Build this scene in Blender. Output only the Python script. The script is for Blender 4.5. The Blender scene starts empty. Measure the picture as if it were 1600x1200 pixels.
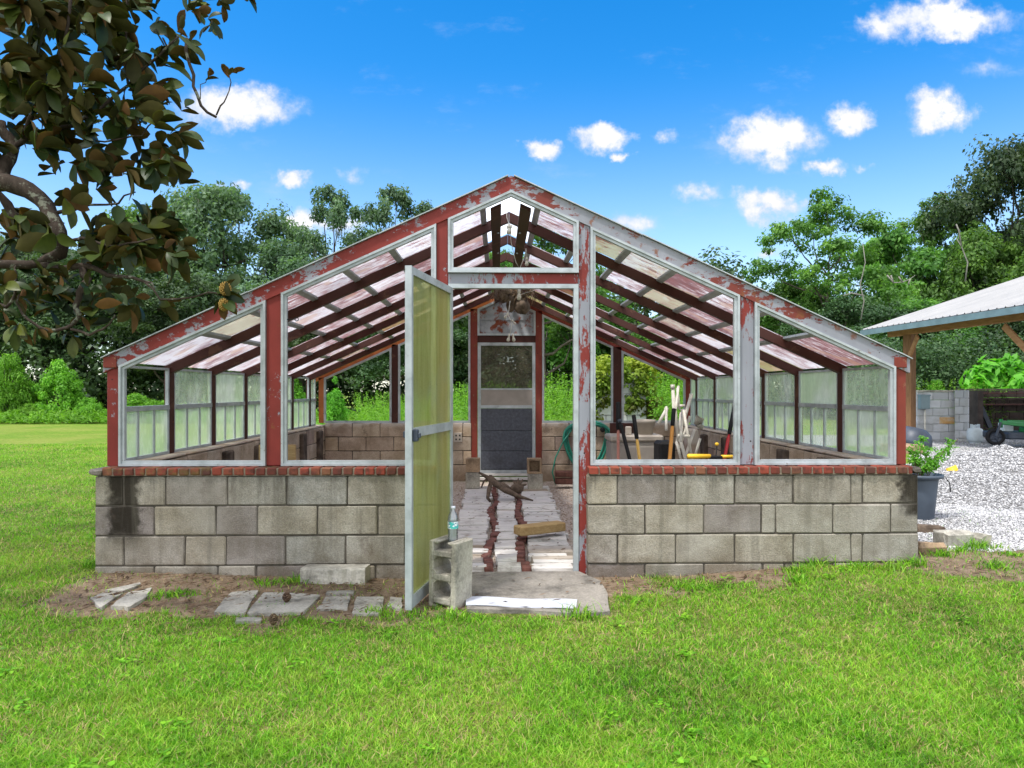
import bpy, math, random
import numpy as np
from mathutils import Vector, Matrix, Quaternion

# ------------------------------------------------------------------ camera, sky, sun, exposure
scene = bpy.context.scene
col = scene.collection
F, CX, CD, CH, TH, HOR = 1120.0, -0.095, 4.925, 1.285, 0.02, 610.0
cam_d = bpy.data.cameras.new("camera"); cam = bpy.data.objects.new("camera", cam_d); col.objects.link(cam)
cam.location = (CX, -CD, CH); cam.rotation_euler = (math.pi/2, 0, -TH)
cam_d.sensor_width = 36; cam_d.lens = 36*F/1600; cam_d.shift_y = (HOR-600)/1600
cam_d.clip_start = 0.05; cam_d.clip_end = 2000
scene.camera = cam
SUN_EL, SUN_AZ = 60.0, 205.0      # azimuth measured so that the light comes from behind the camera's left
SUN_DIR = Vector((-0.30, -0.28, 0.91)).normalized()    # towards the sun
world = bpy.data.worlds.new("World"); scene.world = world; world.use_nodes = True
sun_d = bpy.data.lights.new("sun", 'SUN'); sun_d.energy = 2.2; sun_d.angle = math.radians(5); sun_d.color = (1, .96, .9)
sun = bpy.data.objects.new("sun", sun_d); col.objects.link(sun)
sun.rotation_euler = (-SUN_DIR).to_track_quat('-Z', 'Y').to_euler()
scene.view_settings.view_transform = 'Standard'; scene.view_settings.look = 'None'
scene.view_settings.gamma = 1; scene.view_settings.exposure = 0.95
scene.render.resolution_x = 1024; scene.render.resolution_y = 768
scene.render.engine = 'CYCLES'
scene.cycles.max_bounces = 6; scene.cycles.transparent_max_bounces = 24
scene.cycles.diffuse_bounces = 3

def at(px, py, Y):
    u = (px-800)/F; v = (HOR-py)/F
    t = (Y+CD)/(math.cos(TH)-u*math.sin(TH))
    return Vector((CX+t*(math.sin(TH)+u*math.cos(TH)), Y, CH+t*v))
def dep(px, py, d):            # point at camera distance d along the viewing axis
    return at(px, py, d-CD)
def X(px, Y): return at(px, 0, Y).x
def Z(px, py, Y): return at(px, py, Y).z

# ------------------------------------------------------------------ node helpers
class NT:
    def __init__(s, tree): s.t = tree; s.n = tree.nodes; s.l = tree.links; s.n.clear()
    def add(s, typ, ins=None, **props):
        nd = s.n.new(typ)
        for k, v in props.items(): setattr(nd, k, v)
        for k, v in (ins or {}).items():
            sock = nd.inputs[k]
            if isinstance(v, bpy.types.NodeSocket): s.l.new(v, sock)
            elif isinstance(v, (tuple, list)) and len(v) == 3 and sock.type == 'RGBA': sock.default_value = (*v, 1)
            else: sock.default_value = v
        return nd
    def math(s, op, a, b=0.0, c=None, clamp=False):
        d = {0: a, 1: b}
        if c is not None: d[2] = c
        return s.add('ShaderNodeMath', d, operation=op, use_clamp=clamp).outputs[0]
    def vmath(s, op, a, b=(0, 0, 0)):
        return s.add('ShaderNodeVectorMath', {0: a, 1: b}, operation=op).outputs[0]
    def co(s): return s.add('ShaderNodeTexCoord').outputs['Object']
    def gpos(s): return s.add('ShaderNodeNewGeometry').outputs['Position']
    def scale(s, v, sc):
        return s.vmath('MULTIPLY', v, sc if isinstance(sc, tuple) else (sc, sc, sc))
    def noise(s, v, sc=1.0, det=4, rough=.55, dist=0.0, out=0):
        v2 = s.scale(v, sc)
        return s.add('ShaderNodeTexNoise', {'Vector': v2, 'Scale': 1.0, 'Detail': det, 'Roughness': rough, 'Distortion': dist}).outputs[out]
    def vor(s, v, sc=1.0, out=0, feature='F1'):
        return s.add('ShaderNodeTexVoronoi', {'Vector': s.scale(v, sc), 'Scale': 1.0}, feature=feature).outputs[out]
    def ramp(s, f, stops, interp='LINEAR'):
        r = s.add('ShaderNodeValToRGB', {0: f}); cr = r.color_ramp; cr.interpolation = interp
        while len(cr.elements) < len(stops): cr.elements.new(.5)
        for e, (p, c) in zip(cr.elements, stops):
            e.position = p; e.color = (*c, 1) if not isinstance(c, (int, float)) else (c, c, c, 1)
        return r.outputs[0]
    def step(s, f, a, b):
        return s.add('ShaderNodeMapRange', {0: f, 1: a, 2: b, 3: 0.0, 4: 1.0}, clamp=True, interpolation_type='SMOOTHSTEP').outputs[0]
    def mix(s, f, a, b, mode='MIX'):
        nd = s.add('ShaderNodeMix', data_type='RGBA', blend_type=mode, clamp_factor=True)
        for i, v in ((0, f), (6, a), (7, b)):
            if isinstance(v, bpy.types.NodeSocket): s.l.new(v, nd.inputs[i])
            elif i and len(v) == 3: nd.inputs[i].default_value = (*v, 1)
            else: nd.inputs[i].default_value = v
        return nd.outputs[2]
    def attr(s, name, out='Fac'): return s.add('ShaderNodeAttribute', attribute_name=name).outputs[out]
    def bump(s, h, st=.3, dist=.01): return s.add('ShaderNodeBump', {'Strength': st, 'Distance': dist, 'Height': h}).outputs[0]
    def bsdf(s, colr, rough=.8, normal=None, metal=0.0, spec=.3, **kw):
        d = {'Base Color': colr, 'Roughness': rough, 'Metallic': metal, 'Specular IOR Level': spec}
        d.update(kw)
        if normal is not None: d['Normal'] = normal
        return s.add('ShaderNodeBsdfPrincipled', d).outputs[0]
    def out(s, sh, disp=None):
        o = s.add('ShaderNodeOutputMaterial'); s.l.new(sh, o.inputs[0])
    def mixsh(s, f, a, b): return s.add('ShaderNodeMixShader', {0: f, 1: a, 2: b}).outputs[0]

def material(name, fn):
    m = bpy.data.materials.new(name); m.use_nodes = True
    t = NT(m.node_tree); fn(t); return m

def simple(name, c, rough=.6, metal=0.0, var=.25, sc=12, spec=.35, bump=.15):
    def fn(t):
        n = t.noise(t.co(), sc, 5)
        c2 = tuple(x*(1-var) for x in c); c3 = tuple(min(1, x*(1+var)) for x in c)
        t.out(t.bsdf(t.ramp(n, [(.3, c2), (.7, c3)]), rough, t.bump(n, bump, .004), metal, spec))
    return material(name, fn)

# ------------------------------------------------------------------ world: sky with scattered cumulus
CLOUDS = [(370, 170, 112, 42, 1), (845, 233, 36, 22, .9), (945, 215, 60, 28, .95), (970, 246, 22, 12, .7), (1205, 215, 98, 52, 1),
          (1330, 184, 46, 34, .95), (1465, 172, 68, 42, .95), (1290, 264, 36, 15, .65), (1205, 320, 72, 32, .95),
          (1095, 298, 52, 22, .55), (460, 284, 42, 18, .75), (556, 272, 30, 20, .4), (1470, 30, 140, 36, .9), (1375, 35, 40, 36, .6), (985, 350, 62, 24, .6),
          (470, 352, 52, 26, .8), (1200, 396, 32, 12, .5), (370, 288, 30, 12, .5), (1040, 215, 22, 14, .35), (1350, 262, 26, 9, .35), (540, 350, 60, 24, .55), (1540, 110, 60, 22, .3)]
def build_world():
    t = NT(world.node_tree)
    el = math.asin(SUN_DIR.z); rot = math.atan2(SUN_DIR.x, SUN_DIR.y)
    sky = t.add('ShaderNodeTexSky', sky_type='NISHITA', sun_disc=False, sun_elevation=el, sun_rotation=rot,
                altitude=100, air_density=1.0, dust_density=.6, ozone_density=3.0)
    hs = t.add('ShaderNodeHueSaturation', {'Hue': .500, 'Saturation': 1.42, 'Value': 1.12, 'Fac': 1.0, 'Color': sky.outputs[0]}).outputs[0]
    hsn = hs.node
    d = t.add('ShaderNodeTexCoord').outputs['Generated']
    sep = t.add('ShaderNodeSeparateXYZ', {0: d})
    t.l.new(t.math('ADD', 1.02, t.math('MULTIPLY', t.step(sep.outputs[2], .08, .42), .42)), hsn.inputs['Saturation'])
    y = t.math('MAXIMUM', sep.outputs[1], .05)
    U = t.math('DIVIDE', sep.outputs[0], y); V = t.math('DIVIDE', sep.outputs[2], y)
    uv = t.add('ShaderNodeCombineXYZ', {0: U, 1: V, 2: 0.0}).outputs[0]
    warp = t.vmath('SUBTRACT', t.noise(uv, 22, 5, .6, out=1), (.5, .5, .5))
    uvw = t.vmath('ADD', uv, t.scale(warp, (.085, .06, 0)))
    best = None
    for (px, py, a, b, k) in CLOUDS:
        u = (px-800)/F; v = (HOR-py)/F; dy = math.cos(TH)-u*math.sin(TH)
        u0 = (math.sin(TH)+u*math.cos(TH))/dy; v0 = v/dy
        q = t.vmath('MULTIPLY', t.vmath('SUBTRACT', uvw, (u0, v0, 0)), (F/a, F/b, 0))
        ln = t.add('ShaderNodeVectorMath', {0: q}, operation='LENGTH').outputs['Value']
        m = t.math('MULTIPLY', t.math('SUBTRACT', 1.0, ln, clamp=True), k)
        best = m if best is None else t.math('MAXIMUM', best, m)
    n = t.noise(uv, 34, 8, .62)
    dens = t.math('ADD', best, t.math('MULTIPLY', t.math('SUBTRACT', n, .5), t.math('MULTIPLY', best, 3.0)))
    mask = t.step(dens, .0, .55)
    front = t.step(sep.outputs[1], .05, .2)
    mask = t.math('MULTIPLY', mask, front)
    n2 = t.noise(uv, 14, 6)
    ccol = t.ramp(t.math('ADD', t.math('MULTIPLY', n2, .55), t.math('MULTIPLY', dens, .5)), [(.24, (2.5, 3.2, 4.6)), (.42, (3.4, 3.7, 4.4)), (.6, (4.5, 4.5, 4.7))])
    wisp = t.math('MULTIPLY', t.step(t.noise(t.scale(uv, (1.0, 2.2, 1)), 4.2, 8, .66), .54, .82), .5)
    m2 = t.math('MAXIMUM', mask, wisp)
    # unseen bright cloud overhead and behind the camera, added for fill light
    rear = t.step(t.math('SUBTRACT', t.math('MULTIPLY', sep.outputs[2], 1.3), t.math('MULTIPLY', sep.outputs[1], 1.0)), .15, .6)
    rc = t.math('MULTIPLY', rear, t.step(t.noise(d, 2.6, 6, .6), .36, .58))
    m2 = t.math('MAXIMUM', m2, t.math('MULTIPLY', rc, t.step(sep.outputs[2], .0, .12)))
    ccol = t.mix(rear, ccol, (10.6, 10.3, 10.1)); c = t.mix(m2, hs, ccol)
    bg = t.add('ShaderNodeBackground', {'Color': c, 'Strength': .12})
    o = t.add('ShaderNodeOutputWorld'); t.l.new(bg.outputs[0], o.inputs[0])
build_world()

# ------------------------------------------------------------------ mesh builder
class MB:
    def __init__(s): s.v = []; s.f = []; s.r = []; s.sm = []
    def add(s, vs, fs, rnd=None, smooth=False):
        o = len(s.v); s.v.extend([tuple(p) for p in vs])
        if rnd is None: rnd = random.random()
        for f in fs: s.f.append(tuple(i+o for i in f)); s.r.append(rnd); s.sm.append(smooth)
    def box(s, a, b, rnd=None, ch=0.0, jit=0.0, M=None):
        x0, y0, z0 = [min(a[i], b[i]) for i in range(3)]; x1, y1, z1 = [max(a[i], b[i]) for i in range(3)]
        if ch <= 0:
            vs = [(x, y, z) for x in (x0, x1) for y in (y0, y1) for z in (z0, z1)]
            fs = [(0, 1, 3, 2), (4, 6, 7, 5), (0, 4, 5, 1), (2, 3, 7, 6), (0, 2, 6, 4), (1, 5, 7, 3)]
        else:
            c = Vector(((x0+x1)/2, (y0+y1)/2, (z0+z1)/2)); h = [(x1-x0)/2, (y1-y0)/2, (z1-z0)/2]
            ch = min(ch, min(h)*.9); idx = {}; vs = []
            for sx in (-1, 1):
                for sy in (-1, 1):
                    for sz in (-1, 1):
                        for ax in range(3):
                            p = [sx*(h[0]-ch), sy*(h[1]-ch), sz*(h[2]-ch)]
                            p[ax] = (sx, sy, sz)[ax]*h[ax]
                            idx[(sx, sy, sz, ax)] = len(vs)
                            vs.append(tuple(c[i]+p[i]+random.uniform(-jit, jit) for i in range(3)))
            fs = []
            for ax in range(3):
                o1, o2 = [(1, 2), (2, 0), (0, 1)][ax]
                for sg in (-1, 1):
                    q = []
                    for (s1, s2) in ((-1, -1), (1, -1), (1, 1), (-1, 1)):
                        k = [0, 0, 0]; k[ax] = sg; k[o1] = s1; k[o2] = s2; q.append(idx[(*k, ax)])
                    fs.append(tuple(q) if sg > 0 else tuple(reversed(q)))
            for ax in range(3):      # edges parallel to ax
                o1, o2 = [(1, 2), (2, 0), (0, 1)][ax]
                for s1 in (-1, 1):
                    for s2 in (-1, 1):
                        def K(sa, fax):
                            k = [0, 0, 0]; k[ax] = sa; k[o1] = s1; k[o2] = s2; return idx[(*k, fax)]
                        q = [K(-1, o1), K(1, o1), K(1, o2), K(-1, o2)]
                        fs.append(tuple(q) if s1*s2 < 0 else tuple(reversed(q)))
            for sx in (-1, 1):
                for sy in (-1, 1):
                    for sz in (-1, 1):
                        q = [idx[(sx, sy, sz, a)] for a in range(3)]
                        fs.append(tuple(q) if sx*sy*sz > 0 else tuple(reversed(q)))
        if M is not None: vs = [tuple(M @ Vector(p)) for p in vs]
        s.add(vs, fs, rnd)
    def obox(s, p, q, w, h, up=(0, 0, 1), rnd=None, ch=0.0):
        """bar from p to q, width w (sideways) and height h (along up)"""
        p = Vector(p); q = Vector(q); d = q-p; L = d.length; d.normalize(); up = Vector(up)
        sd = d.cross(up).normalized(); u2 = sd.cross(d).normalized()
        M = Matrix(((d.x, sd.x, u2.x, 0), (d.y, sd.y, u2.y, 0), (d.z, sd.z, u2.z, 0), (0, 0, 0, 1)))
        M = Matrix.Translation((p+q)/2) @ M
        s.box((-L/2, -w/2, -h/2), (L/2, w/2, h/2), rnd, ch, 0, M)
    def prism(s, poly, y0, y1, rnd=None, axis='y'):
        """polygon given as (x,z) pushed along y (or (x,y) along z, (y,z) along x)"""
        n = len(poly)
        def mk(p, t):
            return {'y': (p[0], t, p[1]), 'z': (p[0], p[1], t), 'x': (t, p[0], p[1])}[axis]
        vs = [mk(p, y0) for p in poly]+[mk(p, y1) for p in poly]
        fs = [tuple(range(n)), tuple(range(2*n-1, n-1, -1))]
        fs += [(i, i+n, (i+1) % n+n, (i+1) % n) for i in range(n)]
        s.add(vs, fs, rnd)
    def ring(s, poly, w, y0, y1, skip=(), rnd=None):
        """frame following a convex polygon (x,z): w wide inwards"""
        n = len(poly); P = [Vector(p) for p in poly]
        area = sum(P[i].x*P[(i+1) % n].y-P[(i+1) % n].x*P[i].y for i in range(n))
        if area < 0: P.reverse()
        inn = []
        for i in range(n):
            a, b, c = P[i-1], P[i], P[(i+1) % n]
            d1 = (b-a).normalized(); d2 = (c-b).normalized()
            n1 = Vector((-d1.y, d1.x)); n2 = Vector((-d2.y, d2.x))
            k = 1+n1.dot(n2); inn.append(b+(n1+n2)*(w/k))
        for i in range(n):
            if i in skip: continue
            j = (i+1) % n
            s.prism([P[i], P[j], inn[j], inn[i]], y0, y1, rnd)
    def tube(s, pts, rad, n=8, rnd=None, caps=True, smooth=True):
        pts = [Vector(p) for p in pts]; m = len(pts)
        if not hasattr(rad, '__len__'): rad = [rad]*m
        vs = []; ref = Vector((0.13, 0.31, 0.94))
        t0 = (pts[1]-pts[0]).normalized(); a = t0.cross(ref)
        if a.length < .1: a = t0.cross(Vector((1, 0, 0)))
        a.normalize()
        for i, p in enumerate(pts):
            t = (pts[min(i+1, m-1)]-pts[max(i-1, 0)])
            t = t.normalized() if t.length > 1e-9 else t0
            a = (a-t*a.dot(t)); a = a.normalized() if a.length > 1e-6 else t.orthogonal().normalized()
            b = t.cross(a)
            for k in range(n):
                an = 2*math.pi*k/n; vs.append(p+(a*math.cos(an)+b*math.sin(an))*rad[i])
        fs = [(i*n+k, i*n+(k+1) % n, (i+1)*n+(k+1) % n, (i+1)*n+k) for i in range(m-1) for k in range(n)]
        if caps: fs += [tuple(range(n-1, -1, -1)), tuple((m-1)*n+k for k in range(n))]
        s.add(vs, fs, rnd, smooth)
    def lathe(s, c, prof, n=24, rnd=None, M=None, smooth=True, closed=False):
        c = Vector(c); vs = []; m = len(prof)
        for (r, z) in prof:
            for k in range(n):
                an = 2*math.pi*k/n; p = Vector((r*math.cos(an), r*math.sin(an), z))
                vs.append(c+(M @ p if M is not None else p))
        fs = [(i*n+k, i*n+(k+1) % n, (i+1)*n+(k+1) % n, (i+1)*n+k) for i in range(m-1) for k in range(n)]
        if closed: fs += [((m-1)*n+k, (m-1)*n+(k+1) % n, (k+1) % n, k) for k in range(n)]
        s.add(vs, fs, rnd, smooth)
    def ball(s, c, r, n=12, sq=(1, 1, 1), rnd=None, lump=0.0):
        c = Vector(c); vs = []; m = n//2+1
        ph = random.random()*10
        for i in range(m+1):
            th = math.pi*i/m
            for k in range(n):
                an = 2*math.pi*k/n
                L = 1+lump*(math.sin(3*an+ph)*math.sin(2*th+ph)+.6*math.sin(5*an-ph)*math.sin(4*th))
                vs.append((c.x+r*sq[0]*L*math.sin(th)*math.cos(an), c.y+r*sq[1]*L*math.sin(th)*math.sin(an), c.z+r*sq[2]*L*math.cos(th)))
        fs = [(i*n+k, (i+1)*n+k, (i+1)*n+(k+1) % n, i*n+(k+1) % n) for i in range(m) for k in range(n)]
        s.add(vs, fs, rnd, True)
    def build(s, name, m, parent=None, origin=True):
        me = bpy.data.meshes.new(name); me.from_pydata(s.v, [], s.f); me.update()
        me.polygons.foreach_set('use_smooth', s.sm)
        a = me.attributes.new('rnd', 'FLOAT', 'FACE'); a.data.foreach_set('value', s.r)
        return link(name, me, m, parent, origin)

def link(name, me, m, parent=None, origin=True):
    if m: me.materials.append(m)
    o = bpy.data.objects.new(name, me); col.objects.link(o)
    if parent is not None:
        o.parent = parent
        root = parent; off = Matrix.Identity(4)
        if parent.type == 'EMPTY': off = Matrix.Translation(-parent.location)
        elif parent.parent is None: off = Matrix.Translation(-parent.location)
        o.matrix_parent_inverse = off
    elif origin and len(me.vertices):
        n = len(me.vertices); c = np.empty(n*3, np.float32); me.vertices.foreach_get('co', c); c = c.reshape(-1, 3)
        b = np.array([(c[:, 0].min()+c[:, 0].max())/2, (c[:, 1].min()+c[:, 1].max())/2, c[:, 2].min()])
        me.vertices.foreach_set('co', (c-b).ravel().astype(np.float32)); me.update(); o.location = b.tolist()
    return o

def npmesh(name, verts, faces4=None, faces3=None, attrs=None, smooth=False):
    """fast mesh from numpy arrays; attrs: name -> (domain, values)"""
    me = bpy.data.meshes.new(name)
    nv = len(verts); me.vertices.add(nv); me.vertices.foreach_set('co', np.asarray(verts, np.float32).ravel())
    loops = []; starts = []; tot = 0
    for fa, k in ((faces4, 4), (faces3, 3)):
        if fa is not None and len(fa):
            fa = np.asarray(fa, np.int32); loops.append(fa.ravel()); starts.append(tot+np.arange(len(fa), dtype=np.int32)*k); tot += fa.size
    loops = np.concatenate(loops); starts = np.concatenate(starts)
    me.loops.add(len(loops)); me.loops.foreach_set('vertex_index', loops)
    me.polygons.add(len(starts)); me.polygons.foreach_set('loop_start', starts)
    me.update(calc_edges=True); me.validate()
    if smooth: me.polygons.foreach_set('use_smooth', np.ones(len(me.polygons), bool))
    for k, (dom, val) in (attrs or {}).items():
        a = me.attributes.new(k, 'FLOAT', dom); a.data.foreach_set('value', np.asarray(val, np.float32))
    return me

def tag(o, label=None, cat=None, group=None, kind=None):
    if label: o['label'] = label
    if cat: o['category'] = cat
    if group: o['group'] = group
    if kind: o['kind'] = kind
    return o
def thing(name, loc, label, cat, group=None):
    o = bpy.data.objects.new(name, None); o.empty_display_size = .2; col.objects.link(o); o.location = loc
    return tag(o, label, cat, group)
def copy_tree(o, loc=None, rotz=None, scale=None, label=None, group=None):
    kids = [c for c in bpy.data.objects if c.parent == o]
    r = o.copy(); col.objects.link(r)
    if loc is not None: r.location = loc
    if rotz is not None: r.rotation_euler = (0, 0, rotz)
    if scale is not None: r.scale = scale
    if label: r['label'] = label
    if group: r['group'] = group
    for k in kids:
        c = k.copy(); col.objects.link(c); c.parent = r
        for g in [g for g in bpy.data.objects if g.parent == k]:
            e = g.copy(); col.objects.link(e); e.parent = c
    return r
random.seed(7); rng = np.random.default_rng(7)

# value noise used for ground masks
_G = rng.random((256, 256))
def vnoise(x, y, sc):
    x = np.asarray(x)*sc+1000.3; y = np.asarray(y)*sc+1000.7
    xi = np.floor(x).astype(int); yi = np.floor(y).astype(int); fx = x-xi; fy = y-yi
    fx = fx*fx*(3-2*fx); fy = fy*fy*(3-2*fy)
    g = lambda a, b: _G[a % 256, b % 256]
    return (g(xi, yi)*(1-fx)+g(xi+1, yi)*fx)*(1-fy)+(g(xi, yi+1)*(1-fx)+g(xi+1, yi+1)*fx)*fy
def fbm(x, y, sc): return (vnoise(x, y, sc)*.5+vnoise(x, y, sc*2.1)*.27+vnoise(x, y, sc*4.3)*.15+vnoise(x, y, sc*9)*.08)
def sstep(x, a, b):
    t = np.clip((np.asarray(x, float)-a)/(b-a), 0, 1); return t*t*(3-2*t)
# ------------------------------------------------------------------ materials
def f_paint(peel, base=(.20, .028, .022), under=(.265, .275, .315), sc=(26, 26, 4.5), rustk=0):
    def fn(t):
        co = t.co(); big = t.noise(co, 2.3, 4); n = t.noise(co, sc, 8, .72, .3); fine = t.noise(co, 60, 4)
        v = t.math('ADD', n, t.math('MULTIPLY', t.math('SUBTRACT', big, .5), .9))
        v = t.math('ADD', v, t.math('MULTIPLY', t.math('SUBTRACT', fine, .5), .18))
        m = t.step(v, 1-peel-.035, 1-peel+.035)
        red = t.mix(t.noise(co, 7, 5), tuple(c*.7 for c in base), tuple(c*1.3 for c in base))
        gr = t.mix(t.noise(co, (9, 9, 2), 5), tuple(c*.72 for c in under), tuple(min(1, c*1.2) for c in under))
        c = t.mix(m, red, gr)
        rust = t.step(t.noise(co, 13, 6, .65), .66-.07*rustk, .72-.05*rustk)
        c = t.mix(t.math('MULTIPLY', rust, .8), c, (.20, .07, .025))
        vv = t.vor(co, 11)
        c = t.mix(t.step(vv, .085, .05), c, (.03, .012, .01))
        t.out(t.bsdf(c, .6, t.bump(t.math('SUBTRACT', n, m), .35, .003), spec=.3))
    return fn
M = {}
M['paint'] = material('weathered red paint', f_paint(.32, base=(.19, .034, .022), under=(.26, .14, .08), sc=(22, 22, 10), rustk=1))
M['paint_left'] = material('red paint lightly flaked', f_paint(.29, sc=(18, 18, 18)))
M['paint_mid'] = material('red paint half flaked', f_paint(.50, sc=(24, 24, 6)))
M['paint_worn'] = material('red paint mostly flaked', f_paint(.60, sc=(30, 30, 6)))
M['paint_fascia'] = material('flaked fascia paint', f_paint(.46, sc=(16, 16, 24)))
M['paint_fascia_worn'] = material('worn grey fascia paint', f_paint(.55, sc=(9, 9, 22), rustk=1.3, base=(.17, .035, .025)))
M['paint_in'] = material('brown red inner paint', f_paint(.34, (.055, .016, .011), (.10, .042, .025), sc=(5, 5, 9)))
M['paint_lit_orange'] = material('orange lit timber', f_paint(.12, (.42, .13, .04), (.5, .25, .12)))  # light on the back left rafter and corner post put into the colour
def f_alu(t):
    co = t.co(); n = t.noise(co, 9, 6, .6); m = t.noise(co, 60, 3)
    c = t.ramp(n, [(.25, (.25, .28, .29)), (.5, (.39, .43, .45)), (.8, (.50, .54, .57))])
    c = t.mix(t.step(t.noise(co, 22, 5, .7), .62, .72), c, (.2, .18, .15))
    t.out(t.bsdf(c, .48, t.bump(m, .1, .002), .25, .5))
M['alu'] = material('aged aluminium', f_alu)
def f_block(dark=1.0, inner=False):
    def fn(t):
        co = t.co(); r = t.attr('rnd')
        c = t.ramp(r, [(0, (.255, .225, .215)), (.2, (.33, .305, .275)), (.45, (.39, .36, .295)), (.7, (.35, .345, .32)), (1, (.42, .38, .31))])
        n = t.noise(co, 5, 7, .65); c = t.mix(t.step(n, .3, .75), t.mix(1.0, c, (.60, .57, .52), 'MULTIPLY'), c)
        sp = t.noise(co, 120, 3, .6); c = t.mix(1.0, c, t.ramp(sp, [(.3, (.68, .68, .68)), (.7, (1.18, 1.18, 1.18))]), 'MULTIPLY')
        # dark drips below the sill and mould at the left corner
        sx = t.add('ShaderNodeSeparateXYZ', {0: co})
        drip = t.math('MULTIPLY', t.step(t.noise(t.scale(co, (6, 6, .8)), 1, 6, .7), .52, .68), t.step(sx.outputs[2], .35, .7))
        c = t.mix(t.math('MULTIPLY', drip, .62 if not inner else .25), c, (.07, .062, .05))
        lx = t.math('ADD', sx.outputs[0], t.math('MULTIPLY', t.math('SUBTRACT', t.noise(co, 12, 6, .65), .5), .24))
        band = t.math('MULTIPLY', t.step(lx, -2.78, -2.70), t.step(lx, -2.49, -2.56))
        band = t.math('MULTIPLY', band, t.step(t.math('ADD', sx.outputs[2], t.math('MULTIPLY', n, .25)), .30, .46))
        band2 = t.math('MULTIPLY', t.step(lx, 2.66, 2.74), t.step(t.math('ADD', sx.outputs[2], t.math('MULTIPLY', n, .3)), .52, .62))
        bb = t.math('MAXIMUM', band, band2)
        bb = t.math('MULTIPLY', bb, t.step(t.noise(co, 45, 4, .7), .12, .3))
        c = t.mix(t.math('MULTIPLY', bb, .96 if not inner else 0.0), c, (.022, .018, .013))
        pt = t.math('MULTIPLY', t.step(t.noise(co, 2.7, 6, .7), .60, .70), .5 if not inner else .6)
        c = t.mix(pt, c, (.075, .05, .035) if not inner else (.045, .033, .026))
        splash = t.math('MULTIPLY', t.step(t.math('ADD', sx.outputs[2], t.math('MULTIPLY', t.noise(co, 5, 5), .3)), .34, .12), .5); c = t.mix(splash, c, (.13, .10, .07))
        streak = t.math('MULTIPLY', t.step(t.noise(t.scale(co, (11, 11, .5)), 1, 5, .6), .50, .66), .42); c = t.mix(streak if not inner else .0, c, (.13, .12, .095))
        c = t.mix(t.math('MULTIPLY', t.step(t.noise(co, 1.3, 5, .7), .5, .7), .35), c, (.40, .37, .33))
        if inner: c = t.mix(1.0, c, (1.45, 1.25, 1.1), 'MULTIPLY')
        if inner:
            tz = t.math('MULTIPLY', t.step(sx.outputs[2], .72, .79), t.step(t.noise(co, 6, 5), .35, .5)); c = t.mix(t.math('MULTIPLY', tz, .6), c, (.55, .50, .45))
        moss = t.math('MULTIPLY', t.step(t.noise(co, 8, 6, .7), .58, .70), t.step(sx.outputs[2], .2, .02))
        c = t.mix(t.math('MULTIPLY', moss, .6), c, (.07, .085, .03))
        t.out(t.bsdf(c, .92, t.bump(t.math('ADD', sp, t.noise(co, 38, 5, .7)), .55, .006), spec=.15))
    return fn
M['block'] = material('concrete block', f_block())
M['block_in'] = material('stained concrete block', f_block(1, True))
M['pilaster'] = simple('black mouldy pilaster', (.09, .07, .055), .95, 0, .6, 9, .1, .4)
M['mortar'] = simple('dark mortar', (.085, .075, .062), .95, 0, .35, 30, .1, .4)
def f_brick(t):
    co = t.co(); r = t.attr('rnd'); n = t.noise(co, 22, 6, .65)
    sx = t.add('ShaderNodeSeparateXYZ', {0: co})
    c = t.ramp(r, [(0, (.20, .045, .032)), (.3, (.28, .06, .038)), (.5, (.12, .036, .028)), (.72, (.25, .07, .042)), (.88, (.09, .04, .032)), (1, (.26, .11, .06))])
    c = t.mix(t.step(n, .42, .72), c, (.085, .036, .028))
    moss = t.math('MULTIPLY', t.step(t.noise(co, 6, 5, .7), .5, .62), t.step(sx.outputs[0], -.4, -2.3))
    c = t.mix(t.math('MULTIPLY', moss, .75), c, (.13, .10, .035))
    t.out(t.bsdf(c, .85, t.bump(n, .5, .004), spec=.2))
M['brick'] = material('worn red brick', f_brick)
M['brick_walk'] = simple('dusty walkway brick', (.15, .065, .052), .9, 0, .5, 16, .2, .5)
M['brick_mortar'] = simple('pale sill mortar', (.20, .165, .125), .95, 0, .35, 40, .1, .4)

def f_roofpane(t):
    co = t.co(); r = t.attr('rnd')
    o1 = t.vmath('ADD', co, t.add('ShaderNodeCombineXYZ', {0: t.math('MULTIPLY', r, 13.0), 1: t.math('MULTIPLY', r, 7.0), 2: 0.0}).outputs[0])
    st = t.noise(t.scale(o1, (6, 44, 6)), 1, 7, .78, .4)
    big = t.noise(o1, (3.2, 2.4, 3.2), 4, .6)
    v = t.math('ADD', t.math('MULTIPLY', st, 1.05), t.math('MULTIPLY', big, .27))
    v = t.math('ADD', v, t.math('MULTIPLY', t.math('SUBTRACT', r, .5), .14))
    m = t.math('MULTIPLY', t.step(v, .625, .70), .80)
    pale = t.mix(t.noise(o1, 3, 3), (.88, .88, .91), (.76, .70, .70))
    yel = t.mix(t.step(t.math('FRACT', t.math('MULTIPLY', r, 17.3)), .84, .90), pale, (.46, .42, .20))
    redc = t.mix(t.noise(o1, 9, 4), (.16, .045, .055), (.44, .17, .16))
    c = t.mix(m, yel, redc)
    patch = t.step(t.noise(t.scale(o1, (3.5, 4, 3)), 1, 1, .5), .64, .65)
    c = t.mix(t.math('MULTIPLY', patch, .55), c, (.62, .45, .36))
    tl = t.add('ShaderNodeBsdfTranslucent', {'Color': c}).outputs[0]
    df = t.bsdf(c, .5, spec=.4)
    a = t.mixsh(.72, df, tl)
    tr = t.add('ShaderNodeBsdfTransparent', {'Color': (.92, .94, .95)}).outputs[0]
    k = t.math('MULTIPLY', t.math('SUBTRACT', 1.05, m), .40)
    t.out(t.mixsh(k, a, tr))
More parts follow.
